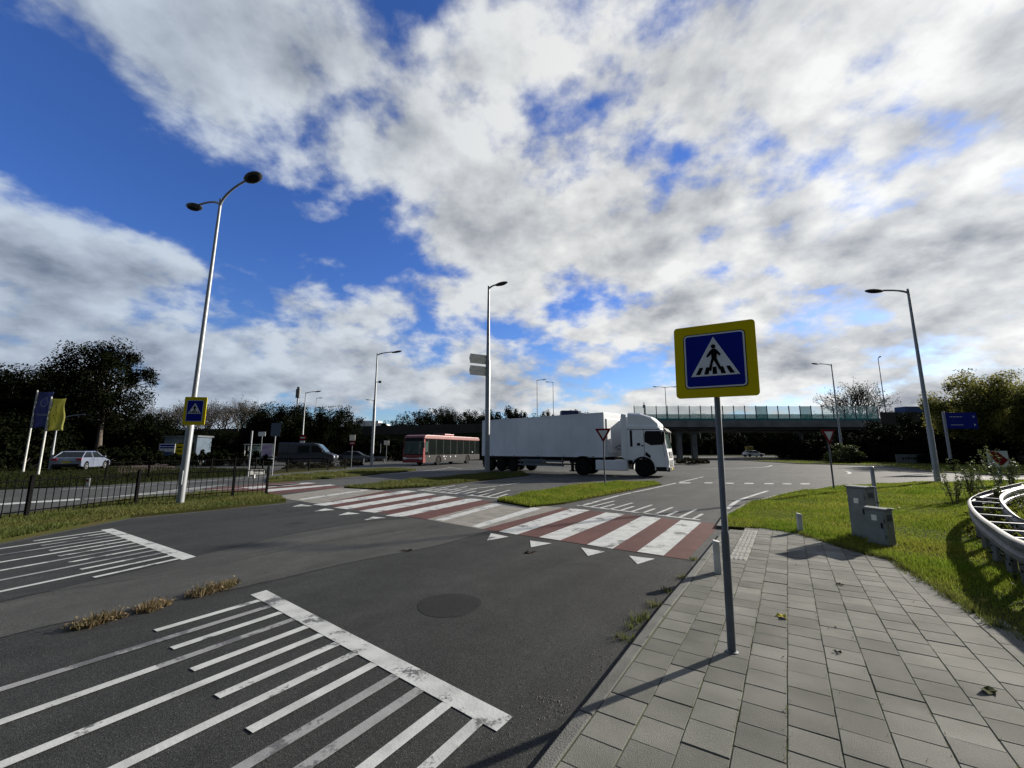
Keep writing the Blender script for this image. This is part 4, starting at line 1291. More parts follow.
w1 = make_weed('tall leafy weed in front of the red chevron sign', 1.75, 1.3, 81, 13); q = G(990, 494, 0); w1.location = (16.9, 14.6, .05)
for (x, y), s, lab in (((13.0, 12.6), .6, 'low leafy weed inside the guardrail tip'), ((12.1, 10.8), .55, 'low leafy weed between the guardrail beams'), ((14.4, 13.4), .8, 'medium leafy weed left of the tall one'), ((11.4, 9.5), .45, 'small leafy weed nearest the camera inside the guardrail')):
    dup(w1, (x, y, .05), x, lab, (s, s, s))

rw = np.random.default_rng(17)
wb = np.array(WEED_BED); lo_, hi_ = wb.min(0), wb.max(0)
cc = rw.uniform(lo_, hi_, (1600, 2)); cc = cc[inside(WEED_BED, cc[:, 0], cc[:, 1])][:420]
V_, F_ = leaf_cloud(rw, np.column_stack([cc, rw.uniform(.06, .42, len(cc))]), np.full(len(cc), .22), 26, .035)
V_[:, 2] = np.maximum(V_[:, 2], .06)
stuff(np_mesh('ground_cover', V_, F_, mat('ground_cover_leaf', (.022, .022, .012), (.012, .013, .007), 3, .8, island=.5, trans=.2, spec=.05)), 'dark low weeds and dead stalks filling the guardrail loop', 'weeds')
rl = np.random.default_rng(33)
pl = rl.uniform((3.5, 3.5), (20, 19), (1400, 2)); pl = pl[inside(V_RIGHT, pl[:, 0], pl[:, 1])][:260]
V_, F_ = leaf_cloud(rl, np.column_stack([pl, np.full(len(pl), .105)]), np.full(len(pl), .02), 1, .026)
stuff(np_mesh('leaf_litter', V_, F_, mat('litter_leaf', (.34, .30, .10), (.22, .15, .05), 1.2, .7, island=.5, trans=.2)), 'small pale fallen leaves scattered over the right grass verge', 'leaves')
pl = rl.uniform((.5, 2.2), (8, 9), (400, 2)); pl = pl[inside(rel_, pl[:, 0], pl[:, 1])][:46]
V_, F_ = leaf_cloud(rl, np.column_stack([pl, np.full(len(pl), PAV + .006)]), np.full(len(pl), .002), 1, .009)
stuff(np_mesh('leaf_litter', V_, F_, mat('litter_crumb', (.10, .085, .05), (.05, .045, .03), 3, .8, island=.6)), 'tiny leaf crumbs and specks scattered over the paving', 'leaves')
# loose grit swept against the kerb
mb = MB(); rg = random.Random(21)
for k in range(900):
    t_ = rg.random(); i_ = int(t_ * (len(kl) - 2)); a_, b_ = kl[i_], kl[i_ + 1]
    d_ = (b_ - a_).normalized(); q = a_.lerp(b_, rg.random()) + Vector((-d_.y, d_.x)) * (.10 + abs(rg.gauss(0, .16)))
    r_ = rg.uniform(.0025, .007)
    vs_ = [(q.x + r_ * math.cos(x_) * rg.uniform(.7, 1.2), q.y + r_ * math.sin(x_) * rg.uniform(.7, 1.2), .003) for x_ in (0, 1.57, 3.14, 4.71)] + [(q.x, q.y, .003 + r_ * 1.1)]
    mb.add(vs_, [(0, 1, 4), (1, 2, 4), (2, 3, 4), (3, 0, 4)])
stuff(mb.build('grit', mat('grit', (.14, .13, .115), (.06, .055, .05), 60, .9, island=.5)), 'loose grit and small stones along the pavement kerb', 'grit')

# ------------------------------------------------------------------ viaduct
DY0, DY1 = 78.0, 92.0
BX0, BX1 = 22.0, 69.0
t = thing('viaduct', 'concrete viaduct with glass barrier crossing behind the roundabout', 'bridge', (43, 85, 0))
OX, OY = 43, 85
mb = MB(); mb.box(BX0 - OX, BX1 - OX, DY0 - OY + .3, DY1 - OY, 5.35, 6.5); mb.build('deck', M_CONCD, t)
mb = MB(); mb.box(BX0 - OX, BX1 - OX, DY0 - OY, DY0 - OY + .3, 5.85, 7.05); mb.build('fascia', M_CONC, t)
mb = MB(); mb.box(BX0 - OX, BX1 - OX, DY0 - OY + .02, DY0 - OY + .25, 7.05, 7.45); mb.box(BX0 - OX, BX1 - OX, DY1 - OY - .25, DY1 - OY, 6.5, 7.3); mb.build('edge_rail', M_TEAL, t)
gx0, gx1 = BX0 + 1, BX1 - .2
n = 22; st_ = (gx1 - gx0) / n
for k in range(n):
    x0 = gx0 + k * st_ - OX
    mb = MB(); mb.box(x0 + .06, x0 + st_ - .06, DY0 - OY + .10, DY0 - OY + .13, 7.45, 9.75)
    mb.build('glass_panel', GL_BRIDGE2 if k in (11, 15) else GL_BRIDGE, t)
    mb = MB(); mb.box(x0 + .06, x0 + st_ - .06, DY0 - OY + .135, DY0 - OY + .155, 7.45, 8.25); mb.build('lower_panel', GL_BRIDGE2, t)
for k in range(n + 1):
    x0 = gx0 + k * st_ - OX
    mb = MB(); mb.box(x0 - .06, x0 + .06, DY0 - OY + .06, DY0 - OY + .2, 7.45, 9.85); mb.build('barrier_post', M_GALVD, t)
for px in (679, 694, 800):
    for d in (80.5, 88):
        x = (px - 512) / ray(px, 445)[1] * d - OX
        mb = MB(); mb.box(x - .45, x + .45, d - OY - .5, d - OY + .5, -.1, 4.75); mb.box(x - .9, x + .9, d - OY - .6, d - OY + .6, 4.75, 5.35); mb.build('pier', M_CONC, t, bevel=.05)
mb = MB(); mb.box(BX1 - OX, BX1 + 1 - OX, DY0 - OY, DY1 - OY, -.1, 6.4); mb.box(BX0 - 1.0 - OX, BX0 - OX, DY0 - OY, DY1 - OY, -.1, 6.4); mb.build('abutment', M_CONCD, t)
# embankments
def embank(x0, x1):
    mb = MB(); rings = []
    n_ = 16
    for k in range(n_ + 1):
        x = x0 + (x1 - x0) * k / n_; z = roadz(x)
        rings.append([(x, DY0 - 7, -.04), (x, DY1 + 7, -.04), (x, DY1 + .4, z - .03), (x, DY0 + .1, z - .03)])
    mb.loft(rings)
    return struct(mb.build('embankment', M_FIELD))


embank(-150, BX0 - 1.0); embank(BX1 + 1.0, 200)
mb = MB(); rings = []
for k in range(17):
    x = -150 + (BX0 - 1.0 + 150) * k / 16; z = roadz(x)
    rings.append([(x, DY0 - .1, z - 1.6), (x, DY0 + .15, z - 1.6), (x, DY0 + .15, z + 1.5), (x, DY0 - .1, z + 1.5)])
mb.loft(rings); o = mb.build('noise_barrier', M_WALLD); tag(o, 'dark noise barrier wall on the embankment behind the bus', 'wall')
mb = MB(); mb.box(BX1 + .1, 110, DY0 - .2, DY0 + .1, 5.2, 8.6)
for k in range(14): mb.box(BX1 + .1 + k * 2.8, BX1 + .4 + k * 2.8, DY0 - .3, DY0 - .2, 5.2, 8.75)
tag(mb.build('parapet_wall', M_WALLD), 'dark parapet wall continuing right of the glass barrier', 'wall')
# embankment shrubs
g = 'shrubs on the embankment behind the bus'
es = make_bush('embankment_shrub', 'dark shrub on the embankment left of the bus', 'bush', 3.2, 8, M_LEAFE, 63, 45, 70, .24, g)
put(es, 395, 70, 0, 1, 1)
for px, lab in ((425, 'dark shrub on the embankment above the bus front'), (455, 'dark shrub on the embankment above the bus middle'), (480, 'dark shrub on the embankment above the bus rear'),
                (365, 'dark shrub on the embankment behind the slim lamp post')):
    copyto(es, px, 71, px * .3, (1, .7, 1), lab, 1.2)
g = 'dark thicket beyond the bridge opening'
for px, lab in ((690, 'dark thicket seen through the bridge opening at its left pier'), (715, 'dark thicket seen through the bridge behind the near sign pole'), (740, 'dark thicket seen through the bridge behind the small white car'),
                (765, 'dark thicket seen through the bridge right of the small white car'), (790, 'dark thicket at the right end of the bridge opening'), (812, 'dark thicket against the right bridge abutment')):
    copyto(bs, px, 150, px * .23, (2.6, 1.4, 1.9), lab)['group'] = g
mb = MB(); mb.prof([(-40, -.04), (170, -.04), (170, 14), (-40, 11)], 168, 190); struct(mb.build('far_bank', M_FIELD))
mb = MB(); mb.sheet([(20, 98), (70, 98), (76, 108), (20, 108)], .004); struct(mb.build('far_road', M_ASPH3))

# ------------------------------------------------------------------ vehicles
def wheel(root, x, y, r, w, out, rimm=M_GALV):
    """out: +1 if the hub faces +y"""
    mb = MB(); mb.M = Matrix.Translation((x, y, r))
    mb.lathe([(r * .60, -w / 2), (r * .93, -w / 2), (r, -w * .36), (r, w * .36), (r * .93, w / 2), (r * .60, w / 2)], 28, 'y')
    wo = mb.build('wheel', M_RUB, root, 40)
    mb = MB(); mb.M = Matrix.Translation((x, y + out * (w / 2 - .03), r)) @ (Matrix.Identity(4) if out > 0 else Matrix.Rotation(math.pi, 4, 'Z'))
    mb.lathe([(r * .63, -.04), (r * .63, .034), (r * .54, .034), (r * .50, -.02), (r * .24, .0), (r * .22, .05), (r * .06, .06)], 24, 'y')
    mb.build('rim', rimm, wo, 40)
    return wo


def arch(x, r, z0, n=9):
    return [(x + r * math.cos(a), z0 + r * math.sin(a)) for a in [math.pi * (1 - i / (n - 1)) for i in range(n)]]


def side_poly(root, name, poly, y, m, t_=.008, parent=None, bev=0):
    """thin panel standing on a vehicle side; the sign of y gives the side"""
    mb = MB(); s = 1 if y > 0 else -1
    mb.prof(poly, min(y, y + s * t_), max(y, y + s * t_))
    return mb.build(name, m, parent or root, bevel=bev)


def lorry():
    heading = R(-27)
    fa = Vector((8.45, 26.55))
    t = thing('articulated_lorry', 'white articulated lorry driving round the roundabout', 'lorry', (fa.x, fa.y, 0), heading)
    # tractor: front axle at x=0, forward +x
    W2 = 1.24
    body = [(1.38, .38), (1.46, .62), (1.46, 1.15), (1.40, 1.55), (1.28, 2.35), (1.10, 2.85), (.85, 3.05), (-.92, 3.12), (-.92, .98), (-.62, .98)] + arch(0, .60, .55)[0:0] + [(-.60, .80), (-.42, 1.05), (0, 1.16), (.42, 1.05), (.60, .80), (.64, .38)]
    mb = MB(); mb.prof(body, -W2, W2); cab = mb.build('cab', M_WHITE, t, bevel=.07, seg=3)
    mb = MB(); rings = []
    for y_ in (-1.12, -.9, .9, 1.12):
        e = 0 if abs(y_) < 1 else .10
        rings.append([(1.0, y_, 3.02), (.95, y_, 3.22 - e), (.55, y_, 3.62 - e), (-.1, y_, 3.86 - e), (-.86, y_, 3.92 - e), (-.86, y_, 3.04)])
    mb.loft(rings); mb.build('roof_deflector', M_WHITE, t, bevel=.05, seg=3)
    for s in (-1, 1):
        ext = -1.28 if s < 0 else -1.75  # hidden left fairing lengthened to keep sun off the trailer front
        side_poly(t, 'roof_gap_shade', [(-.88, 2.84), (1.02, 2.80), (1.02, 2.835), (-.88, 2.875)], y_ + s * .0 if False else s * (W2 + .002), M_DARK, .004)  # dark strip painting the shade in the gap under the deflector
        mb = MB(); mb.prof([(-.92, 1.0), (-.92, 3.78), (ext + .05, 3.84), (ext, 1.15)], *(sorted((s * 1.235, s * 1.20)))); mb.build('side_fairing', M_WHITE, t, bevel=.012)
        y = s * (W2 + .002)
        side_poly(t, 'side_window', [(1.24, 1.92), (1.10, 2.72), (.22, 2.74), (.14, 2.55), (.14, 2.08), (.50, 1.88)], y, GL_DARK, .006)
        side_poly(t, 'rear_window', [(-.72, 1.80), (-.58, 1.80), (-.58, 2.80), (-.72, 2.80)], y, GL_DARK, .006)
        d = side_poly(t, 'door_seam', [(.10, 1.0), (.12, 1.0), (.12, 2.82), (.10, 2.82)], y, M_DARK, .003)
        side_poly(t, 'door_seam', [(1.24, 1.2), (1.255, 1.2), (1.14, 2.80), (1.125, 2.80)], y, M_DARK, .003)
        side_poly(t, 'door_handle', [(-.05, 1.82), (.06, 1.82), (.06, 1.90), (-.05, 1.90)], y, M_DARK, .03)
        side_poly(t, 'locker_recess', [(-.32, 1.86), (-.12, 1.86), (-.12, 2.02), (-.32, 2.02)], y, M_DARK, .006)
        side_poly(t, 'trim_strip', [(.14, 1.30), (.42, 1.10), (.46, 1.26), (.20, 1.50)], y, M_DARK, .008)
        mb = MB(); mb.tube([(.0, s * (W2 - .1), .55), (.0, s * W2, .55)], .01, 5)
        arc = [(.66 * math.cos(a), .55 + .66 * math.sin(a)) for a in np.linspace(-.15, math.pi + .15, 14)] + [(.57 * math.cos(a), .55 + .57 * math.sin(a)) for a in np.linspace(math.pi + .15, -.15, 14)]
        side_poly(t, 'wheel_arch', arc, s * (W2 - .05), M_DARK, .07)
        mb = MB(); mb.box(.72, 1.34, *sorted((s * 1.0, s * 1.245)), .36, .62); mb.build('step', M_DARK, t, bevel=.02)
        mr_ = MB(); mr_.box(1.20, 1.34, *sorted((s * 1.36, s * 1.58)), 2.05, 2.65); mr_.tube([(1.2, s * 1.2, 2.75), (1.27, s * 1.46, 2.62)], .02, 6); mr_.tube([(1.2, s * 1.2, 2.0), (1.27, s * 1.46, 2.1)], .02, 6)
        mr_.build('mirror', M_DARK, t, bevel=.02)
        mb = MB(); mb.prof([(1.40, .72), (1.475, .74), (1.47, 1.02), (1.36, 1.06)], *sorted((s * .82, s * 1.20))); mb.build('headlight', M_LENS, t)
        wheel(t, 0, s * 1.08, .52, .30, s, M_DARK); wheel(t, -3.8, s * 1.0, .52, .5, s, M_DARK)  # rims coloured dark to paint in the deep shadow under the lorry
        mb = MB(); mb.box(-2.95, -.95, *sorted((s * .75, s * 1.18)), .34, .98); mb.build('fuel_tank', M_WHITE, t, bevel=.06)
        mb = MB(); mb.prof([(.72 * math.cos(a) - 3.8, .56 + .66 * math.sin(a)) for a in np.linspace(.35, math.pi - .35, 10)] + [(.66 * math.cos(a) - 3.8, .56 + .60 * math.sin(a)) for a in np.linspace(math.pi - .35, .35, 10)], *sorted((s * .72, s * 1.24))); mb.build('mudguard', M_DARK, t)
    # windscreen and face
    mb = MB(); a0, a1 = Vector((1.425, 0, 1.72)), Vector((1.235, 0, 2.72))
    mb.loft([[(a0.x - .03, -1.12, a0.z), (a0.x - .03, 1.12, a0.z), (a0.x + .02, .8, a0.z), (a0.x + .02, -.8, a0.z)], [(a1.x - .06, -1.06, a1.z), (a1.x - .06, 1.06, a1.z), (a1.x + .02, .8, a1.z), (a1.x + .02, -.8, a1.z)]])
    mb.build('windscreen', GL_SCREEN, t)
    mb = MB(); mb.prof([(1.22, 2.78), (1.42, 2.66), (1.44, 2.70), (1.26, 2.92)], -1.1, 1.1); mb.build('sun_visor', M_DARK, t)
    mb = MB(); mb.box(1.462, 1.475, -.75, .75, 1.12, 1.5); mb.box(1.462, 1.475, -.8, .8, .62, .98); mb.build('grille', M_DARK, t)
    mb = MB()
    for z_ in (1.18, 1.27, 1.36, 1.44, .7, .8, .9): mb.box(1.475, 1.485, -.72, .72, z_, z_ + .03)
    mb.build('grille_bars', M_GALV, t)
    mb = MB(); mb.box(1.30, 1.50, -1.2, 1.2, .34, .60); mb.build('bumper', M_DARK, t, bevel=.04)
    mb = MB(); mb.box(1.501, 1.508, -.26, .26, .42, .53); mb.build('number_plate', M_YEL, t)
    mb = MB()
    for z_ in (-.42, .42): mb.box(-4.9, .2, z_ - .05, z_ + .05, .75, .98)
    mb.box(-4.6, -3.2, -.4, .4, .98, 1.12); mb.box(-2.6, -1.0, -.5, .5, .6, .9)
    mb.build('chassis', M_DARK, t)
    mb = MB(); mb.tube([(-1.2, .3, 1.3), (-1.7, .2, 1.7), (-2.3, 0, 1.5)], .03, 6); mb.tube([(-1.2, -.1, 1.3), (-1.6, -.1, 1.9), (-2.3, 0, 1.5)], .03, 6); mb.build('air_hoses', M_DARK, t)
    # trailer, own heading
    th = R(-43); fc = Vector((6.70, 27.43))                    # front centre in world
    tf = Matrix.Rotation(-heading, 4, 'Z') @ Matrix.Translation((fc.x - fa.x, fc.y - fa.y, 0)) @ Matrix.Rotation(th, 4, 'Z')
    Lt = 11.3
    def tb(): b = MB(); b.M = tf.copy(); return b
    mb = tb(); mb.box(-Lt, 0, -1.27, 1.27, 1.16, 3.97); tr_ = mb.build('trailer_box', M_WBOX, t, bevel=.03)
    mb = tb()
    for s in (-1, 1):
        mb.box(-Lt, 0, *sorted((s * 1.272, s * 1.285)), 1.14, 1.26); mb.box(-Lt, 0, *sorted((s * 1.272, s * 1.285)), 3.88, 3.98)
        mb.box(-.07, .0, *sorted((s * 1.273, s * 1.287)), 1.26, 3.88); mb.box(-Lt, -Lt + .09, *sorted((s * 1.273, s * 1.287)), 1.26, 3.88)
    mb.build('corner_trim', M_WBOX, tr_)
    mb = tb()
    for k in range(1, 9): mb.box(-Lt * k / 9 - .005, -Lt * k / 9 + .005, -1.2735, -1.2715, 1.26, 3.88)
    mb.build('panel_seams', mat('seam_grey', (.40, .42, .44)), tr_)
    for k in range(5):
        for s in (-1, 1):
            mb = tb(); mb.box(-.9 - k * 2.3, -.78 - k * 2.3, *sorted((s * 1.286, s * 1.296)), 1.17, 1.22); mb.build('side_marker', M_AMBER, tr_)
    for s in (-1, 1):
        mb = tb(); mb.box(-Lt + .12, -Lt + .14, *sorted((s * .8, s * 1.24)), .25, .85); mb.build('mud_flap', M_DARK, tr_)
    mb = tb(); mb.box(.004, .05, -1.0, 1.0, 1.4, 3.6); mb.build('front_panel', M_WBOX, tr_, bevel=.02)
    mb = tb(); mb.box(-Lt - .03, -Lt - .004, -1.24, -.01, 1.2, 3.9); mb.box(-Lt - .03, -Lt - .004, .01, 1.24, 1.2, 3.9); mb.build('rear_door', M_WBOX, tr_, bevel=.01)
    mb = tb(); mb.box(-Lt, -.3, -.52, -.38, .92, 1.16); mb.box(-Lt, -.3, .38, .52, .92, 1.16); mb.box(-Lt + .0, -Lt + .1, -1.2, 1.2, .45, .62); mb.box(-Lt, -.2, -1.24, -1.18, 1.04, 1.15); mb.build('trailer_chassis', M_DARK, t)
    mb = tb()
    for s in (-1, 1):
        mb.box(-2.75, -2.6, *sorted((s * .9, s * 1.05)), .25, 1.1); mb.box(-2.85, -2.5, *sorted((s * .85, s * 1.1)), .18, .25)
    mb.build('landing_leg', M_DARK, t)
    mb = tb()
    for s in (-1, 1):
        for z_ in (.50, .78): mb.box(-7.4, -3.2, *sorted((s * 1.2, s * 1.23)), z_, z_ + .11)
        for x_ in (-3.4, -5.2, -7.2): mb.box(x_, x_ + .06, *sorted((s * 1.12, s * 1.2)), .48, 1.1)
    mb.build('side_guard', M_GALVD, t)
    mb = tb(); mb.box(-7.0, -5.2, -1.1, -.6, .48, .98); mb.build('pallet_box', M_GALVD, t, bevel=.03)
    for k in range(3):
        for s in (-1, 1):
            x_ = -Lt + .80 + k * 1.25
            c_ = tf @ Vector((x_, s * 1.03, 0))
            mb = MB(); mb.M = Matrix.Translation((c_.x, c_.y, .5)) @ Matrix.Rotation(th - heading, 4, 'Z')
            mb.lathe([(.3, -.19), (.47, -.19), (.5, -.13), (.5, .13), (.47, .19), (.3, .19)], 26, 'y'); wo = mb.build('wheel', M_RUB, t, 40)
            mb = MB(); mb.M = Matrix.Translation((c_.x, c_.y, .5)) @ Matrix.Rotation(th - heading + (0 if s > 0 else math.pi), 4, 'Z')
            mb.lathe([(.31, .10), (.31, .195), (.27, .195), (.24, .12), (.12, .14), (.1, .2), (.03, .21)], 20, 'y'); mb.build('rim', M_DARK, wo, 40)  # trailer rims coloured dark for the same painted shadow
    mb = tb()
    for s in (-1, 1): mb.box(-Lt - .04, -Lt - .031, *sorted((s * .8, s * 1.2)), .66, .80)
    mb.build('tail_light', M_TAIL, t)


lorry()


def bus():
    hx, hy = -.40, -.916
    rz = math.atan2(hy, hx)
    # near side front corner (bus left side faces us when it comes towards the camera-left)
    L_, W2, Hh = 12.0, 1.27, 2.95
    cor = P(423, 464.5, 42.5); left = Vector((-hy, hx))      # left of heading
    f = Vector((cor.x, 42.5)) - left * W2
    t = thing('city_bus', 'red and grey city bus coming towards the crossing', 'bus', (f.x, f.y, 0), rz)
    t.scale = (1, 1, 1.07)
    # front at x=0, body runs to -L
    low = [(-.02, .30), (.0, .55), (.0, 1.02), (-L_, 1.02), (-L_, .40), (-9.55, .40)] + [(-9.0 + .55 * math.cos(a), .42 + .55 * math.sin(a)) for a in np.linspace(math.pi, 0, 9)] + [(-8.45, .30), (-3.3, .30)] + [(-2.75 + .55 * math.cos(a), .42 + .55 * math.sin(a)) for a in np.linspace(math.pi, 0, 9)] + [(-2.2, .30)]
    mb = MB(); mb.prof(low, -W2, W2); mb.build('lower_body', M_BGREY, t, bevel=.03)
    mb = MB(); mb.prof([(.0, 1.022), (-.10, 2.55), (-L_ + .05, 2.55), (-L_, 1.022)], -W2 + .03, W2 - .03); mb.build('window_band', GL_BUS, t)
    mb = MB(); mb.prof([(-.10, 2.552), (-.22, 2.85), (-.6, Hh), (-L_ + .3, Hh), (-L_ + .03, 2.8), (-L_ + .05, 2.552)], -W2 + .01, W2 - .01); mb.build('roof', M_BROOF, t, bevel=.06, seg=3)
    mb = MB(); mb.box(.002, .03, -W2 + .02, W2 - .02, .32, 1.05); mb.build('front_panel', M_BRED, t, bevel=.02)
    for s in (-1, 1):
        mb = MB(); mb.prof([(.02, .32), (-.42, .32), (-.30, 1.1), (-.28, 2.50), (-.085, 2.50), (.02, 1.06)], *sorted((s * (W2 + .003), s * (W2 - .10)))); mb.build('corner_panel', M_BRED, t)
        mb = MB(); mb.box(.031, .045, *sorted((s * .78, s * 1.18)), .62, .80); mb.build('headlight', M_LENS, t)
        mb = MB(); mb.box(.05, .22, *sorted((s * 1.30, s * 1.48)), 1.7, 2.2); mb.tube([(-.1, s * 1.2, 2.4), (.15, s * 1.38, 2.15)], .025, 6); mb.build('mirror', M_DARK, t, bevel=.02)
        wheel(t, -2.75, s * 1.1, .48, .28, s, M_DARK); wheel(t, -9.0, s * 1.1, .48, .28, s, M_DARK)
        for k in range(8):
            side_poly(t, 'window_pillar', [(-.9 - k * 1.42, 1.05), (-.84 - k * 1.42, 1.05), (-.84 - k * 1.42, 2.53), (-.9 - k * 1.42, 2.53)], s * (W2 - .029), M_DARK, .01)
        side_poly(t, 'driver_window', [(-.38, 1.30), (-.80, 1.30), (-.80, 2.3), (-.40, 2.3)], s * (W2 - .029), GL_SCREEN, .008)
        for x_, z_, w_ in ((-3.9, .78, .16), (-4.3, .80, .10), (-4.1, .55, .12), (-5.2, .76, .14), (-6.3, .78, .14), (-1.1, .85, .1), (-10.2, 1.2, .14)):
            side_poly(t, 'sticker', [(x_, z_), (x_ + w_, z_), (x_ + w_, z_ + w_), (x_, z_ + w_)], s * (W2 + .001), M_SIGNW, .003)
    mb = MB(); mb.loft([[(.012, -1.16, 1.12), (.012, 1.16, 1.12), (-.06, 1.16, 1.12), (-.06, -1.16, 1.12)], [(-.075, -1.16, 2.35), (-.075, 1.16, 2.35), (-.15, 1.16, 2.35), (-.15, -1.16, 2.35)]]); mb.build('windscreen', GL_SCREEN, t)
    mb = MB(); mb.prof([(-.076, 2.38), (-.105, 2.66), (-.16, 2.66), (-.14, 2.38)], -1.1, 1.1); mb.build('destination_box', M_DARK, t)
    mb = MB(); mb.box(.031, .05, -.75, .75, .66, .74); mb.build('number_plate', M_SIGNW, t)
    mb = MB(); mb.tube([(.03, -.5, 1.15), (-.01, .05, 1.7)], .012, 5); mb.tube([(.03, .5, 1.15), (-.01, 1.0, 1.7)], .012, 5); mb.build('wiper', M_DARK, t)
    mb = MB(); mb.box(-6.6, -4.6, -.8, .8, Hh - .02, Hh + .22); mb.build('roof_unit', M_BRED, t, bevel=.06)


bus()


def car(name, label, cat, loc, rz, L_, W_, H_, paintm, belt=.92, hood=.28, trunk=.12, glassm=GL_DARK, front=.72, sc_=1.0, roofm=None, wr=.33):
    """front at +x, origin at the ground centre"""
    t = thing(name, label, cat, loc, rz)
    a, b = L_ / 2, W_ / 2
    fx, rx = a - .82, -a + .78
    bod = [(a, .32), (a + .0, .55), (a - .06, front), (a - L_ * hood, belt - .01), (-a + .06, belt + .03), (-a, .78), (-a + .02, .34), (rx - wr - .05, .26)]
    bod += [(rx + (wr + .05) * math.cos(q_), wr + (wr + .05) * math.sin(q_)) for q_ in np.linspace(math.pi, 0, 8)] + [(rx + wr + .08, .22), (fx - wr - .08, .22)]
    bod += [(fx + (wr + .05) * math.cos(q_), wr + (wr + .05) * math.sin(q_)) for q_ in np.linspace(math.pi, 0, 8)] + [(fx + wr + .06, .26)]
    mb = MB(); mb.prof(bod, -b, b); mb.build('body', paintm, t, bevel=.05, seg=3)
    x0, x1 = a - L_ * hood - .04, -a + L_ * trunk * .5
    r0, r1 = x0 - .80, -a + L_ * trunk + .62
    bb_ = b - .07; rb = b - .22
    mb = MB(); mb.loft([[(x0, -bb_, belt - .03), (x0, bb_, belt - .03), (x1, bb_, belt), (x1, -bb_, belt)], [(r0, -rb, H_ - .05), (r0, rb, H_ - .05), (r1, rb, H_ - .06), (r1, -rb, H_ - .06)]])
    mb.build('cabin_glass', glassm, t)
    mb = MB(); mb.loft([[(r0 + .10, -rb - .02, H_ - .07), (r0 + .10, rb + .02, H_ - .07), (r1 - .08, rb + .02, H_ - .08), (r1 - .08, -rb - .02, H_ - .08)], [(r0 - .08, -rb + .08, H_), (r0 - .08, rb - .08, H_), (r1 + .08, rb - .08, H_ - .01), (r1 + .08, -rb + .08, H_ - .01)]])
    mb.build('roof', roofm or paintm, t, bevel=.02)
    for s in (-1, 1):
        for xa, za, xb, zb in ((x0, belt, r0, H_ - .05), (x1, belt, r1, H_ - .06), ((x0 + x1) / 2, belt, (r0 + r1) / 2, H_ - .05)):
            mb = MB(); mb.tube([(xa, s * (bb_ + .004), za - .02), (xb, s * (rb + .004), zb)], .035, 6)
            mb.build('pillar', paintm, t)
        side_poly(t, 'door_seam', [((x0 + x1) / 2 - .01, .35), ((x0 + x1) / 2 + .01, .35), ((x0 + x1) / 2 + .01, belt), ((x0 + x1) / 2 - .01, belt)], s * (b + .001), M_DARK, .003)
        side_poly(t, 'door_handle', [((x0 + x1) / 2 - .3, belt - .14), ((x0 + x1) / 2 - .12, belt - .14), ((x0 + x1) / 2 - .12, belt - .11), ((x0 + x1) / 2 - .3, belt - .11)], s * (b + .001), M_DARK, .02)
        mb = MB(); mb.box(x0 - .25, x0 - .1, *sorted((s * (b - .02), s * (b + .16))), belt, belt + .13); mb.build('mirror', paintm, t, bevel=.02)
        mb = MB(); mb.box(-a - .012, -a + .12, *sorted((s * (b - .36), s * (b - .03))), belt - .22, belt - .04); mb.build('tail_light', M_TAIL, t, bevel=.01)
        mb = MB(); mb.box(a - .14, a + .008, *sorted((s * (b - .40), s * (b - .06))), front - .14, front - .01); mb.build('headlight', M_LENS, t, bevel=.01)
        wheel(t, fx, s * (b - .11), wr, .21, s); wheel(t, rx, s * (b - .11), wr, .21, s)
    mb = MB(); mb.box(-a - .022, -a + .01, -b + .12, b - .12, .28, .52); mb.build('bumper', M_DARK, t, bevel=.02)
    mb = MB(); mb.box(-a - .03, -a - .023, -.26, .26, .42, .52) if False else mb.box(-a - .012, -a - .004, -.26, .26, .60, .71); mb.build('number_plate', M_YEL, t)
    return t


d_ = 34.5; p_ = P(80.5, 474, d_)
car('parked_car', 'silver hatchback car parked beside the flagpoles beyond the fence', 'car', (p_.x, d_, .02), R(112), 4.4, 1.82, 1.50, M_SILV, .98, .24, .05)
d_ = 56; p_ = P(357, 457, d_)
car('dark_car', 'dark car passing behind the sign post left of the bus', 'car', (p_.x, d_, 0), R(8), 4.4, 1.8, 1.45, M_DCAR, .92, .28, .1)
d_ = 101; p_ = P(753, 452, d_)
wc = car('white_car', 'small white car with amber roof board under the bridge', 'car', (p_.x, d_, 0), R(8), 4.6, 1.8, 1.5, M_WHITE, .92, .26, .06)
mb = MB(); mb.box(-1.7, -.2, -.5, .5, 1.5, 2.5); mb.build('roof_board', M_AMBER, wc, bevel=.05)


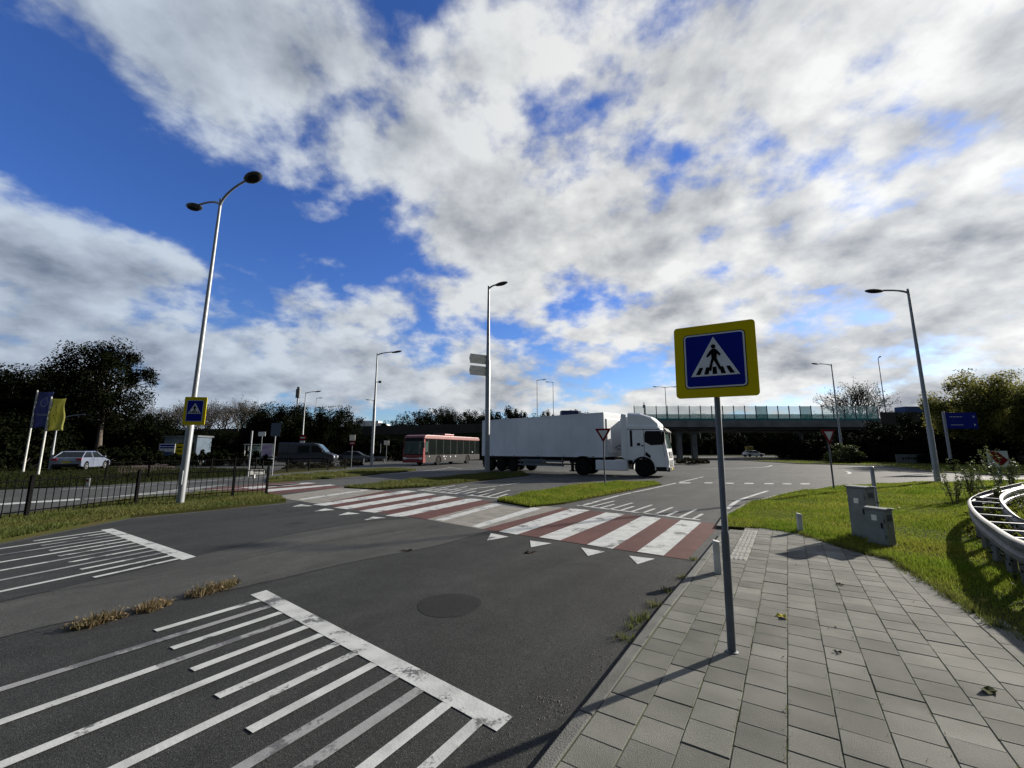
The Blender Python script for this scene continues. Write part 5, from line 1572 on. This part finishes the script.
def van(loc, rz):
    t = thing('panel_van', 'dark grey panel van standing behind the low black fence', 'van', loc, rz)
    L_, b, H_ = 5.7, 1.02, 2.40
    a = L_ / 2
    bod = [(a, .35), (a, .75), (a - .12, 1.08), (a - .95, 1.36), (a - 1.75, 2.22), (a - 2.2, H_ - .06), (-a + .06, H_ - .02), (-a, 2.2), (-a, .35)]
    fx, rx = a - .95, -a + 1.15
    bod += [(rx - .42, .28)] + [(rx + .42 * math.cos(q_), .36 + .42 * math.sin(q_)) for q_ in np.linspace(math.pi, 0, 8)] + [(rx + .45, .28), (fx - .45, .28)] + [(fx + .42 * math.cos(q_), .36 + .42 * math.sin(q_)) for q_ in np.linspace(math.pi, 0, 8)] + [(fx + .45, .30)]
    mb = MB(); mb.prof(bod, -b, b); mb.build('body', M_VAN, t, bevel=.06, seg=3)
    for s in (-1, 1):
        side_poly(t, 'side_window', [(a - 1.12, 1.36), (a - 1.72, 2.0), (a - 2.35, 2.08), (a - 2.35, 1.32)], s * (b + .001), GL_DARK, .005)
        side_poly(t, 'load_window', [(a - 2.55, 1.32), (a - 2.55, 2.06), (a - 3.7, 2.06), (a - 3.7, 1.32)], s * (b + .001), GL_DARK, .005)
        for x_ in (a - 2.45, a - 3.85, -a + 1.0): side_poly(t, 'panel_seam', [(x_ - .012, .4), (x_ + .012, .4), (x_ + .012, 2.2), (x_ - .012, 2.2)], s * (b + .001), M_DARK, .003)
        side_poly(t, 'side_rail', [(-a + .1, 1.16), (a - 2.45, 1.16), (a - 2.45, 1.22), (-a + .1, 1.22)], s * (b + .001), M_DARK, .01)
        side_poly(t, 'bump_strip', [(-a + .1, .62), (a - .8, .62), (a - .8, .74), (-a + .1, .74)], s * (b + .001), M_DARK, .015)
        mb = MB(); mb.box(a - 1.35, a - 1.2, *sorted((s * (b + .02), s * (b + .22))), 1.35, 1.7); mb.build('mirror', M_DARK, t, bevel=.02)
        mb = MB(); mb.box(a - .25, a + .006, *sorted((s * (b - .38), s * (b - .04))), .78, .98); mb.build('headlight', M_LENS, t, bevel=.02)
        mb = MB(); mb.box(-a - .012, -a + .1, *sorted((s * (b - .16), s * (b - .02))), .9, 1.4); mb.build('tail_light', M_TAIL, t)
        wheel(t, fx, s * (b - .13), .35, .22, s, M_GALVD); wheel(t, rx, s * (b - .13), .35, .22, s, M_GALVD)
    mb = MB(); n1 = Vector((a - .93, 0, 1.40)); n2 = Vector((a - 1.72, 0, 2.22)); off = Vector((.012, 0, .012))
    mb.loft([[(n1.x, -.88, n1.z), (n1.x, .88, n1.z), (n1.x + off.x, .88, n1.z + off.z), (n1.x + off.x, -.88, n1.z + off.z)], [(n2.x, -.80, n2.z), (n2.x, .80, n2.z), (n2.x + off.x, .80, n2.z + off.z), (n2.x + off.x, -.80, n2.z + off.z)]])
    mb.build('windscreen', GL_SCREEN, t)
    mb = MB(); mb.box(a - .02, a + .04, -.95, .95, .33, .62); mb.build('bumper', M_DARK, t, bevel=.02)


d_ = 46.5; p_ = P(308, 467.5, d_); van((p_.x, d_, 0), R(10))


def box_lorry(label, x, y, boxm, cabm, h, L_, direction=1):
    z = roadz(x)
    t = thing('box_lorry', label, 'lorry', (x, y, z), 0 if direction > 0 else math.pi)
    mb = MB(); mb.box(-L_ / 2, L_ / 2 - 2.0, -1.25, 1.25, 1.0, h); mb.build('load_box', boxm, t, bevel=.05)
    mb = MB(); mb.prof([(L_ / 2 - 1.9, .5), (L_ / 2 - 1.9, h - .35), (L_ / 2 - .5, h - .55), (L_ / 2 - .05, 1.7), (L_ / 2, .5)], -1.2, 1.2); mb.build('cab', cabm, t, bevel=.08)
    mb = MB(); mb.box(-L_ / 2, L_ / 2 - .4, -.5, .5, .6, .95); mb.build('chassis', M_DARK, t)
    for s in (-1, 1):
        side_poly(t, 'side_window', [(L_ / 2 - 1.5, 1.7), (L_ / 2 - .4, 1.7), (L_ / 2 - .6, 2.3), (L_ / 2 - 1.5, 2.3)], s * 1.203, GL_DARK, .005)
        for x_ in (-L_ / 2 + 1.4, L_ / 2 - 1.0): wheel(t, x_, s * 1.05, .48, .28, s, M_GALVD)


p_ = P(574, 413, 84); box_lorry('blue lorry whose top shows above the white trailer', p_.x, 84, M_BLUEV, M_WHITE, P(574, 411, 84).z - roadz(p_.x), 5.4)
p_ = P(376, 424, 84); box_lorry('white lorry whose roof shows above the dark embankment wall', p_.x, 83, M_WHITE, M_WHITE, P(376, 421.5, 84).z - roadz(p_.x), 6.4)
p_ = P(917, 408, 84); box_lorry('blue lorry whose roof shows above the right parapet wall', p_.x, 84, mat('tarp_sky_blue', (.02, .06, .17)), M_BLUEV, P(917, 407, 84).z - roadz(p_.x), 7)

# ------------------------------------------------------------------ flags
def flag(px_b, py_b, px_t, py_t, d, label, cloth, w, h):
    b = P(px_b, py_b, d); tp = P(px_t, py_t, d)
    t = thing('flagpole', label[0], 'flagpole', (b.x, d, 0), 0, 'white flagpoles left of the silver car')
    mb = MB(); mb.lathe([(.065, -.05), (.06, 1.0), (.045, tp.z), (.05, tp.z + .02), (.01, tp.z + .06)], 12); mb.build('pole', M_OFFW, t, 40)
    mb = MB(); mb.lathe([(.12, -.02), (.12, .05), (.07, .08)], 12); mb.build('base_plate', M_GALV, t, 40)
    if not cloth: return
    f = thing('banner_flag', label[1], 'flag', (b.x, d, 0), 0, 'banner flags hanging on the flagpoles')
    nx, nz = 10, 18; vs = []; fs = []
    for j in range(nz + 1):
        for i in range(nx + 1):
            u_, v_ = i / nx, j / nz
            vs.append((.05 + u_ * w * (1 - .06 * v_), .13 * math.sin(u_ * 5 + v_ * 2.2) * u_ + .05 * math.sin(v_ * 9 + u_ * 3), tp.z - .08 - v_ * h - .05 * u_ * math.sin(v_ * 4)))
    for j in range(nz):
        for i in range(nx):
            a_ = j * (nx + 1) + i; fs.append((a_, a_ + 1, a_ + nx + 2, a_ + nx + 1))
    mb = MB(); mb.add(vs, fs); ob = mb.build('cloth', cloth, f, 80)
    so_ = ob.modifiers.new('thickness', 'SOLIDIFY'); so_.thickness = .006
    # faded emblem and lettering bands woven in the cloth, following its folds
    em = MB()
    def cell(u0, u1, v0, v1):
        q_ = []
        for u_, v_ in ((u0, v0), (u1, v0), (u1, v1), (u0, v1)):
            q_.append((.05 + u_ * w * (1 - .06 * v_), .13 * math.sin(u_ * 5 + v_ * 2.2) * u_ + .05 * math.sin(v_ * 9 + u_ * 3) - .012, tp.z - .08 - v_ * h - .05 * u_ * math.sin(v_ * 4)))
        em.add(q_, [(0, 3, 2, 1)])
    if cloth is M_FBLUE:
        for k in range(12):
            a_ = 2 * math.pi * k / 12; cell(.48 + .26 * math.cos(a_), .58 + .26 * math.cos(a_), .26 + .12 * math.sin(a_), .30 + .12 * math.sin(a_))
        for k in range(8): cell(.16 + k * .09, .23 + k * .09, .60, .66)
        em.build('emblem', mat('flag_print_pale', (.22, .23, .34), None, 4, .8), f)
    else:
        for k in range(6): cell(.30 + .07 * (k % 3), .38 + .07 * (k % 3), .22 + .09 * k, .28 + .09 * k)
        em.build('emblem', mat('flag_print_olive', (.19, .17, .03), None, 4, .8), f)


flag(24, 466, 37.5, 391, 30, ('left flagpole carrying the blue flag', 'blue banner flag with pale emblem on the left pole'), M_FBLUE, 1.30, 2.6)
flag(38, 475, 53.5, 397.5, 27, ('middle flagpole carrying the yellow flag', 'yellow olive banner flag on the middle pole'), M_FYEL, 1.05, 2.1)

# ------------------------------------------------------------------ other signs and posts in the distance
def post(name, label, cat, px, base, top, d, r=.04, m=M_GALVD, parts=None, rz=0, group=None):
    b = P(px, base, d); h = P(px, top, d).z
    t = thing(name, label, cat, (b.x, d, 0), rz, group)
    mb = MB(); mb.lathe([(r, -.05), (r, h), (r * .6, h + .01)], 10); mb.build('post', m, t, 40)
    for nm, mm, poly, y in (parts(h) if parts else ()):
        mb = MB(); mb.prof(poly, -y - .02, -y); mb.build(nm, mm, t)
    return t


def rect(w, h, zc, r=.02): return [(x, z_ + zc) for x, z_ in rrect(w, h, r)]
def disc(r, zc): return [(r * math.cos(a), zc + r * math.sin(a)) for a in [2 * math.pi * k / 20 for k in range(20)]]


post('grey_pole', 'plain grey pole without a sign right of the double headed lamp', 'post', 247.5, 480, 431, 26, .05, M_GALV)
post('back_of_sign', 'dark blue grey sign plate on slim post left of the van', 'road sign', 272, 474, 425, 27, .035, M_GALV, lambda h: [('plate', mat('plate_slate', (.05, .07, .11)), rect(.55, .85, h - .3), .04)], R(25))
post('no_entry_sign', 'sign post with beige plate and small red disc in front of the dark car', 'road sign', 351, 466, 436, 38, .04, M_GALVD,
     lambda h: [('plate', M_SIGNB, rect(.5, .5, h - .15), .05), ('disc', M_SIGNR, disc(.24, h - .65), .05), ('bar', M_SIGNW, rect(.34, .09, h - .65), .072)])
post('round_sign', 'small pale sign on a post right of the slim lamp post', 'road sign', 386, 458, 442, 58, .05, M_GALVD, lambda h: [('plate', M_SIGNB, rect(.7, .6, h - .1), .06)])
post('square_sign', 'dark sign plate on a post beside the pale one near the bus front', 'road sign', 380, 458, 441, 60, .05, M_GALVD, lambda h: [('plate', M_DARK, rect(.8, .5, h - .1), .06)])
post('lamp_sign', 'red and white round sign under the lamp behind the van', 'road sign', 302.5, 446, 437, 60, .05, M_GALVD, lambda h: [('disc', M_SIGNR, disc(.45, h - .1), .16), ('bar', M_SIGNW, rect(.6, .18, h - .1), .185), ('plate', M_SIGNW, rect(.7, .8, h - .95), .16)])
t = post('name_board', 'small white board high on a post above the van rear', 'sign board', 259, 470, 434, 44, .05, M_GALVD, lambda h: [('board', M_WHITE, rect(.75, .45, h + .0), .06)])
q = P(267, 452, 58)
t = thing('advert_panel', 'bus stop advert panel with violet poster left of the van', 'advert panel', (q.x, 58, 0), R(10))
mb = MB(); mb.box(-.75, .75, -.1, .1, .35, 2.45); mb.build('frame', M_OFFW, t, bevel=.03)
mb = MB(); mb.box(-.62, .62, -.115, -.101, .5, 2.3); mb.build('poster', M_POSTER, t)
mb = MB(); mb.box(-.5, -.4, -.08, .08, -.05, .35); mb.box(.4, .5, -.08, .08, -.05, .35); mb.build('foot', M_GALVD, t)
q = P(251.5, 451, 58)
t = thing('bus_shelter', 'small glass bus shelter frame beside the violet poster', 'bus shelter', (q.x, 58.6, 0), R(10))
mb = MB()
for x_ in (-1.0, 1.0):
    for y_ in (-.5, .5): mb.box(x_ - .05, x_ + .05, y_ - .05, y_ + .05, -.05, 2.3)
mb.build('frame', M_OFFW, t)
mb = MB(); mb.box(-1.15, 1.15, -.65, .65, 2.3, 2.42); mb.build('roof', M_OFFW, t)
mb = MB(); mb.box(-.95, .95, .48, .5, .3, 2.2); mb.build('glass', GL_BRIDGE, t)
for px, lab in ((253.5, 'white marker post by the end of the black fence'), (88, 'white marker post on the grass in front of the silver car')):
    q = G(px, 486.5) if px < 100 else G(px, 478)
    d = q[1]; t = thing('marker_post', lab, 'bollard', (q[0], q[1], 0.0), 0, 'white marker posts beyond the fence')
    h = P(px, 478 if px < 100 else 470, d).z
    mb = MB(); mb.prof([(-.07, -.03), (.07, -.03), (.06, h), (-.06, h - .02)], -.05, .05); mb.build('post', M_OFFW, t, bevel=.01)
    mb = MB(); mb.box(-.05, .05, -.056, -.051, h - .16, h - .06); mb.build('reflector', M_SIGNR, t)
# far left: bus stop signs, white kiosk and rail
q = P(174, 447, 51)
t = thing('road_works_sign', 'white and yellow sign boards on two posts left of the lamp post', 'sign board', (q.x - .3, 51, 0), 0)
mb = MB(); mb.box(-1.5, -1.35, -.05, .05, -.05, 2.3); mb.box(.3, .45, -.05, .05, -.05, 2.3); mb.build('post', M_GALV, t)
mb = MB(); mb.box(-1.4, .5, -.09, -.051, 1.4, 2.35); mb.build('white_board', M_SIGNW, t)
mb = MB(); mb.box(-1.3, .4, -.10, -.091, 1.8, 1.95); mb.box(-1.3, .4, -.10, -.091, 2.05, 2.25); mb.build('blue_bands', M_BLUE, t)
mb = MB(); mb.box(.55, 1.55, -.09, -.051, 1.05, 2.35); mb.build('yellow_board', M_YEL, t)
mb = MB(); mb.box(.75, 1.35, -.10, -.091, 1.85, 2.0); mb.box(.75, 1.35, -.10, -.091, 1.4, 1.55); mb.build('black_bands', M_BLACK, t)
q = P(188, 447, 54)
t = thing('kiosk', 'pale blue white kiosk building behind the double headed lamp post', 'building', (q.x, 54, 0), R(6))
mb = MB(); mb.box(-1.9, 1.9, -1.5, 1.5, -.05, 3.2); mb.build('wall', mat('kiosk_wall', (.09, .12, .15), (.07, .09, .12), 1, .8, spec=.1), t)
mb = MB(); mb.prof([(-2.05, 3.2), (2.05, 3.2), (2.05, 3.42), (-2.05, 3.32)], -1.7, 1.7); mb.build('roof', M_GALVD, t)
mb = MB(); mb.box(-.2, 1.6, -1.52, -1.501, 1.0, 2.5); wn = mb.build('window', GL_BUS, t)
mb = MB(); mb.box(-1.9, -.9, -1.53, -1.501, 0, 2.3); mb.build('door', M_BLUEV, t)
t = thing('crash_barrier', 'straight low crash barrier in front of the dark evergreens', 'guardrail', (-32, 56, 0), R(-6))
mb = MB(); mb.box(-7, 16, -.04, .04, .5, .78); mb.build('beam', M_GALVD, t, bevel=.02)
for k in range(9):
    mb = MB(); mb.box(-6.8 + k * 2.8, -6.68 + k * 2.8, -.03, .1, -.05, .75); mb.build('post', M_GALVD, t)
# radio mast
q = P(294.5, 440, 160); h = P(294.5, 387, 160).z
t = thing('radio_mast', 'slim radio mast with antenna drum above the evergreens', 'mast', (q.x, 160, 0))
mb = MB(); mb.lathe([(.45, -.1), (.3, h * .8), (.25, h)], 10); mb.build('shaft', M_GALV, t, 40)
mb = MB(); mb.lathe([(.9, h - 4.2), (.9, h - .8)], 12); mb.lathe([(.6, h - .6), (.6, h)], 12); mb.build('antenna', M_GALVD, t, 40)
q = P(644, 405, 170)
t = thing('antenna_pole', 'thin antenna pole above the lorry cab roof', 'mast', (q.x, 170, 0))
mb = MB(); mb.lathe([(.3, -.1), (.18, q.z + 1)], 8); mb.build('shaft', M_GALVD, t)
mb = MB(); mb.box(-.5, .5, -.2, .2, q.z - 1.2, q.z); mb.build('antenna', M_GALVD, t)

# blue direction sign, chevron, low board on the right
d_ = 31.5; b = P(952.5, 471, d_); h = P(946, 412, d_).z
t = thing('direction_sign', 'blue direction sign with two white lines on a grey post', 'road sign', (b.x, d_, 0), R(0))
mb = MB(); mb.lathe([(.09, -.05), (.09, h), (.06, h + .02)], 12); mb.build('post', M_GALV, t, 40)
mb = MB(); mb.lathe([(.10, -.05), (.10, .95)], 12); mb.build('post_base', M_BLACK, t, 40)
for i, (z1, z2) in enumerate(((h - .65, h - .06), (h - 1.26, h - .665))):
    mb = MB(); mb.prof([(.05, z1), (2.34, z1), (2.34, z2), (.05, z2)], -.14, -.10); pn = mb.build('arm_panel', M_BLUE, t)
    mb = MB()
    for k in range(9): mb.box(.30 + k * .11, .37 + k * .11, -.146, -.141, z1 + .25, z1 + .29 + .02 * (k % 2))
    mb.prof([(2.05, z1 + .20), (2.20, z1 + .29), (2.05, z1 + .38)], -.146, -.141)
    mb.build('lettering', M_SIGNW, pn)
d_ = 19.0; b = P(998, 459, d_)
t = thing('chevron_sign', 'square white sign with red chevron behind the tall weeds', 'road sign', (b.x, d_, 0), R(-8))
zc = b.z
mb = MB(); mb.box(-.40, .40, -.02, .02, zc - .36, zc + .36); mb.build('board', M_SIGNW, t)
mb = MB(); mb.prof([(-.38, zc + .34), (-.02, zc + .34), (.37, zc - .04), (.06, zc - .34), (-.20, zc - .02)], -.026, -.021); mb.build('chevron', M_SIGNR, t)
mb = MB(); mb.box(-.04, .04, .02, .08, -.05, zc + .3); mb.build('post', M_GALVD, t)
d_ = 50; b = P(911, 459, d_)
t = thing('ground_board', 'low grey lettered board on the grass before the bushes', 'sign board', (b.x, d_, .05), R(-4))
zc = b.z
mb = MB(); mb.box(-1.65, 1.65, -.05, .05, zc - .55, zc + .5); mb.build('board', mat('board_grey', (.13, .15, .15)), t)
mb = MB()
for k in range(6): mb.box(-1.0 + k * .32, -.8 + k * .32, -.056, -.051, zc - .12 + .06 * (k % 2), zc + .12 + .04 * (k % 3))
mb.build('lettering', M_DARK, t)
mb = MB(); mb.box(-1.4, -1.3, -.03, .03, -.1, zc - .5); mb.box(1.3, 1.4, -.03, .03, -.1, zc - .5); mb.build('leg', M_GALVD, t)
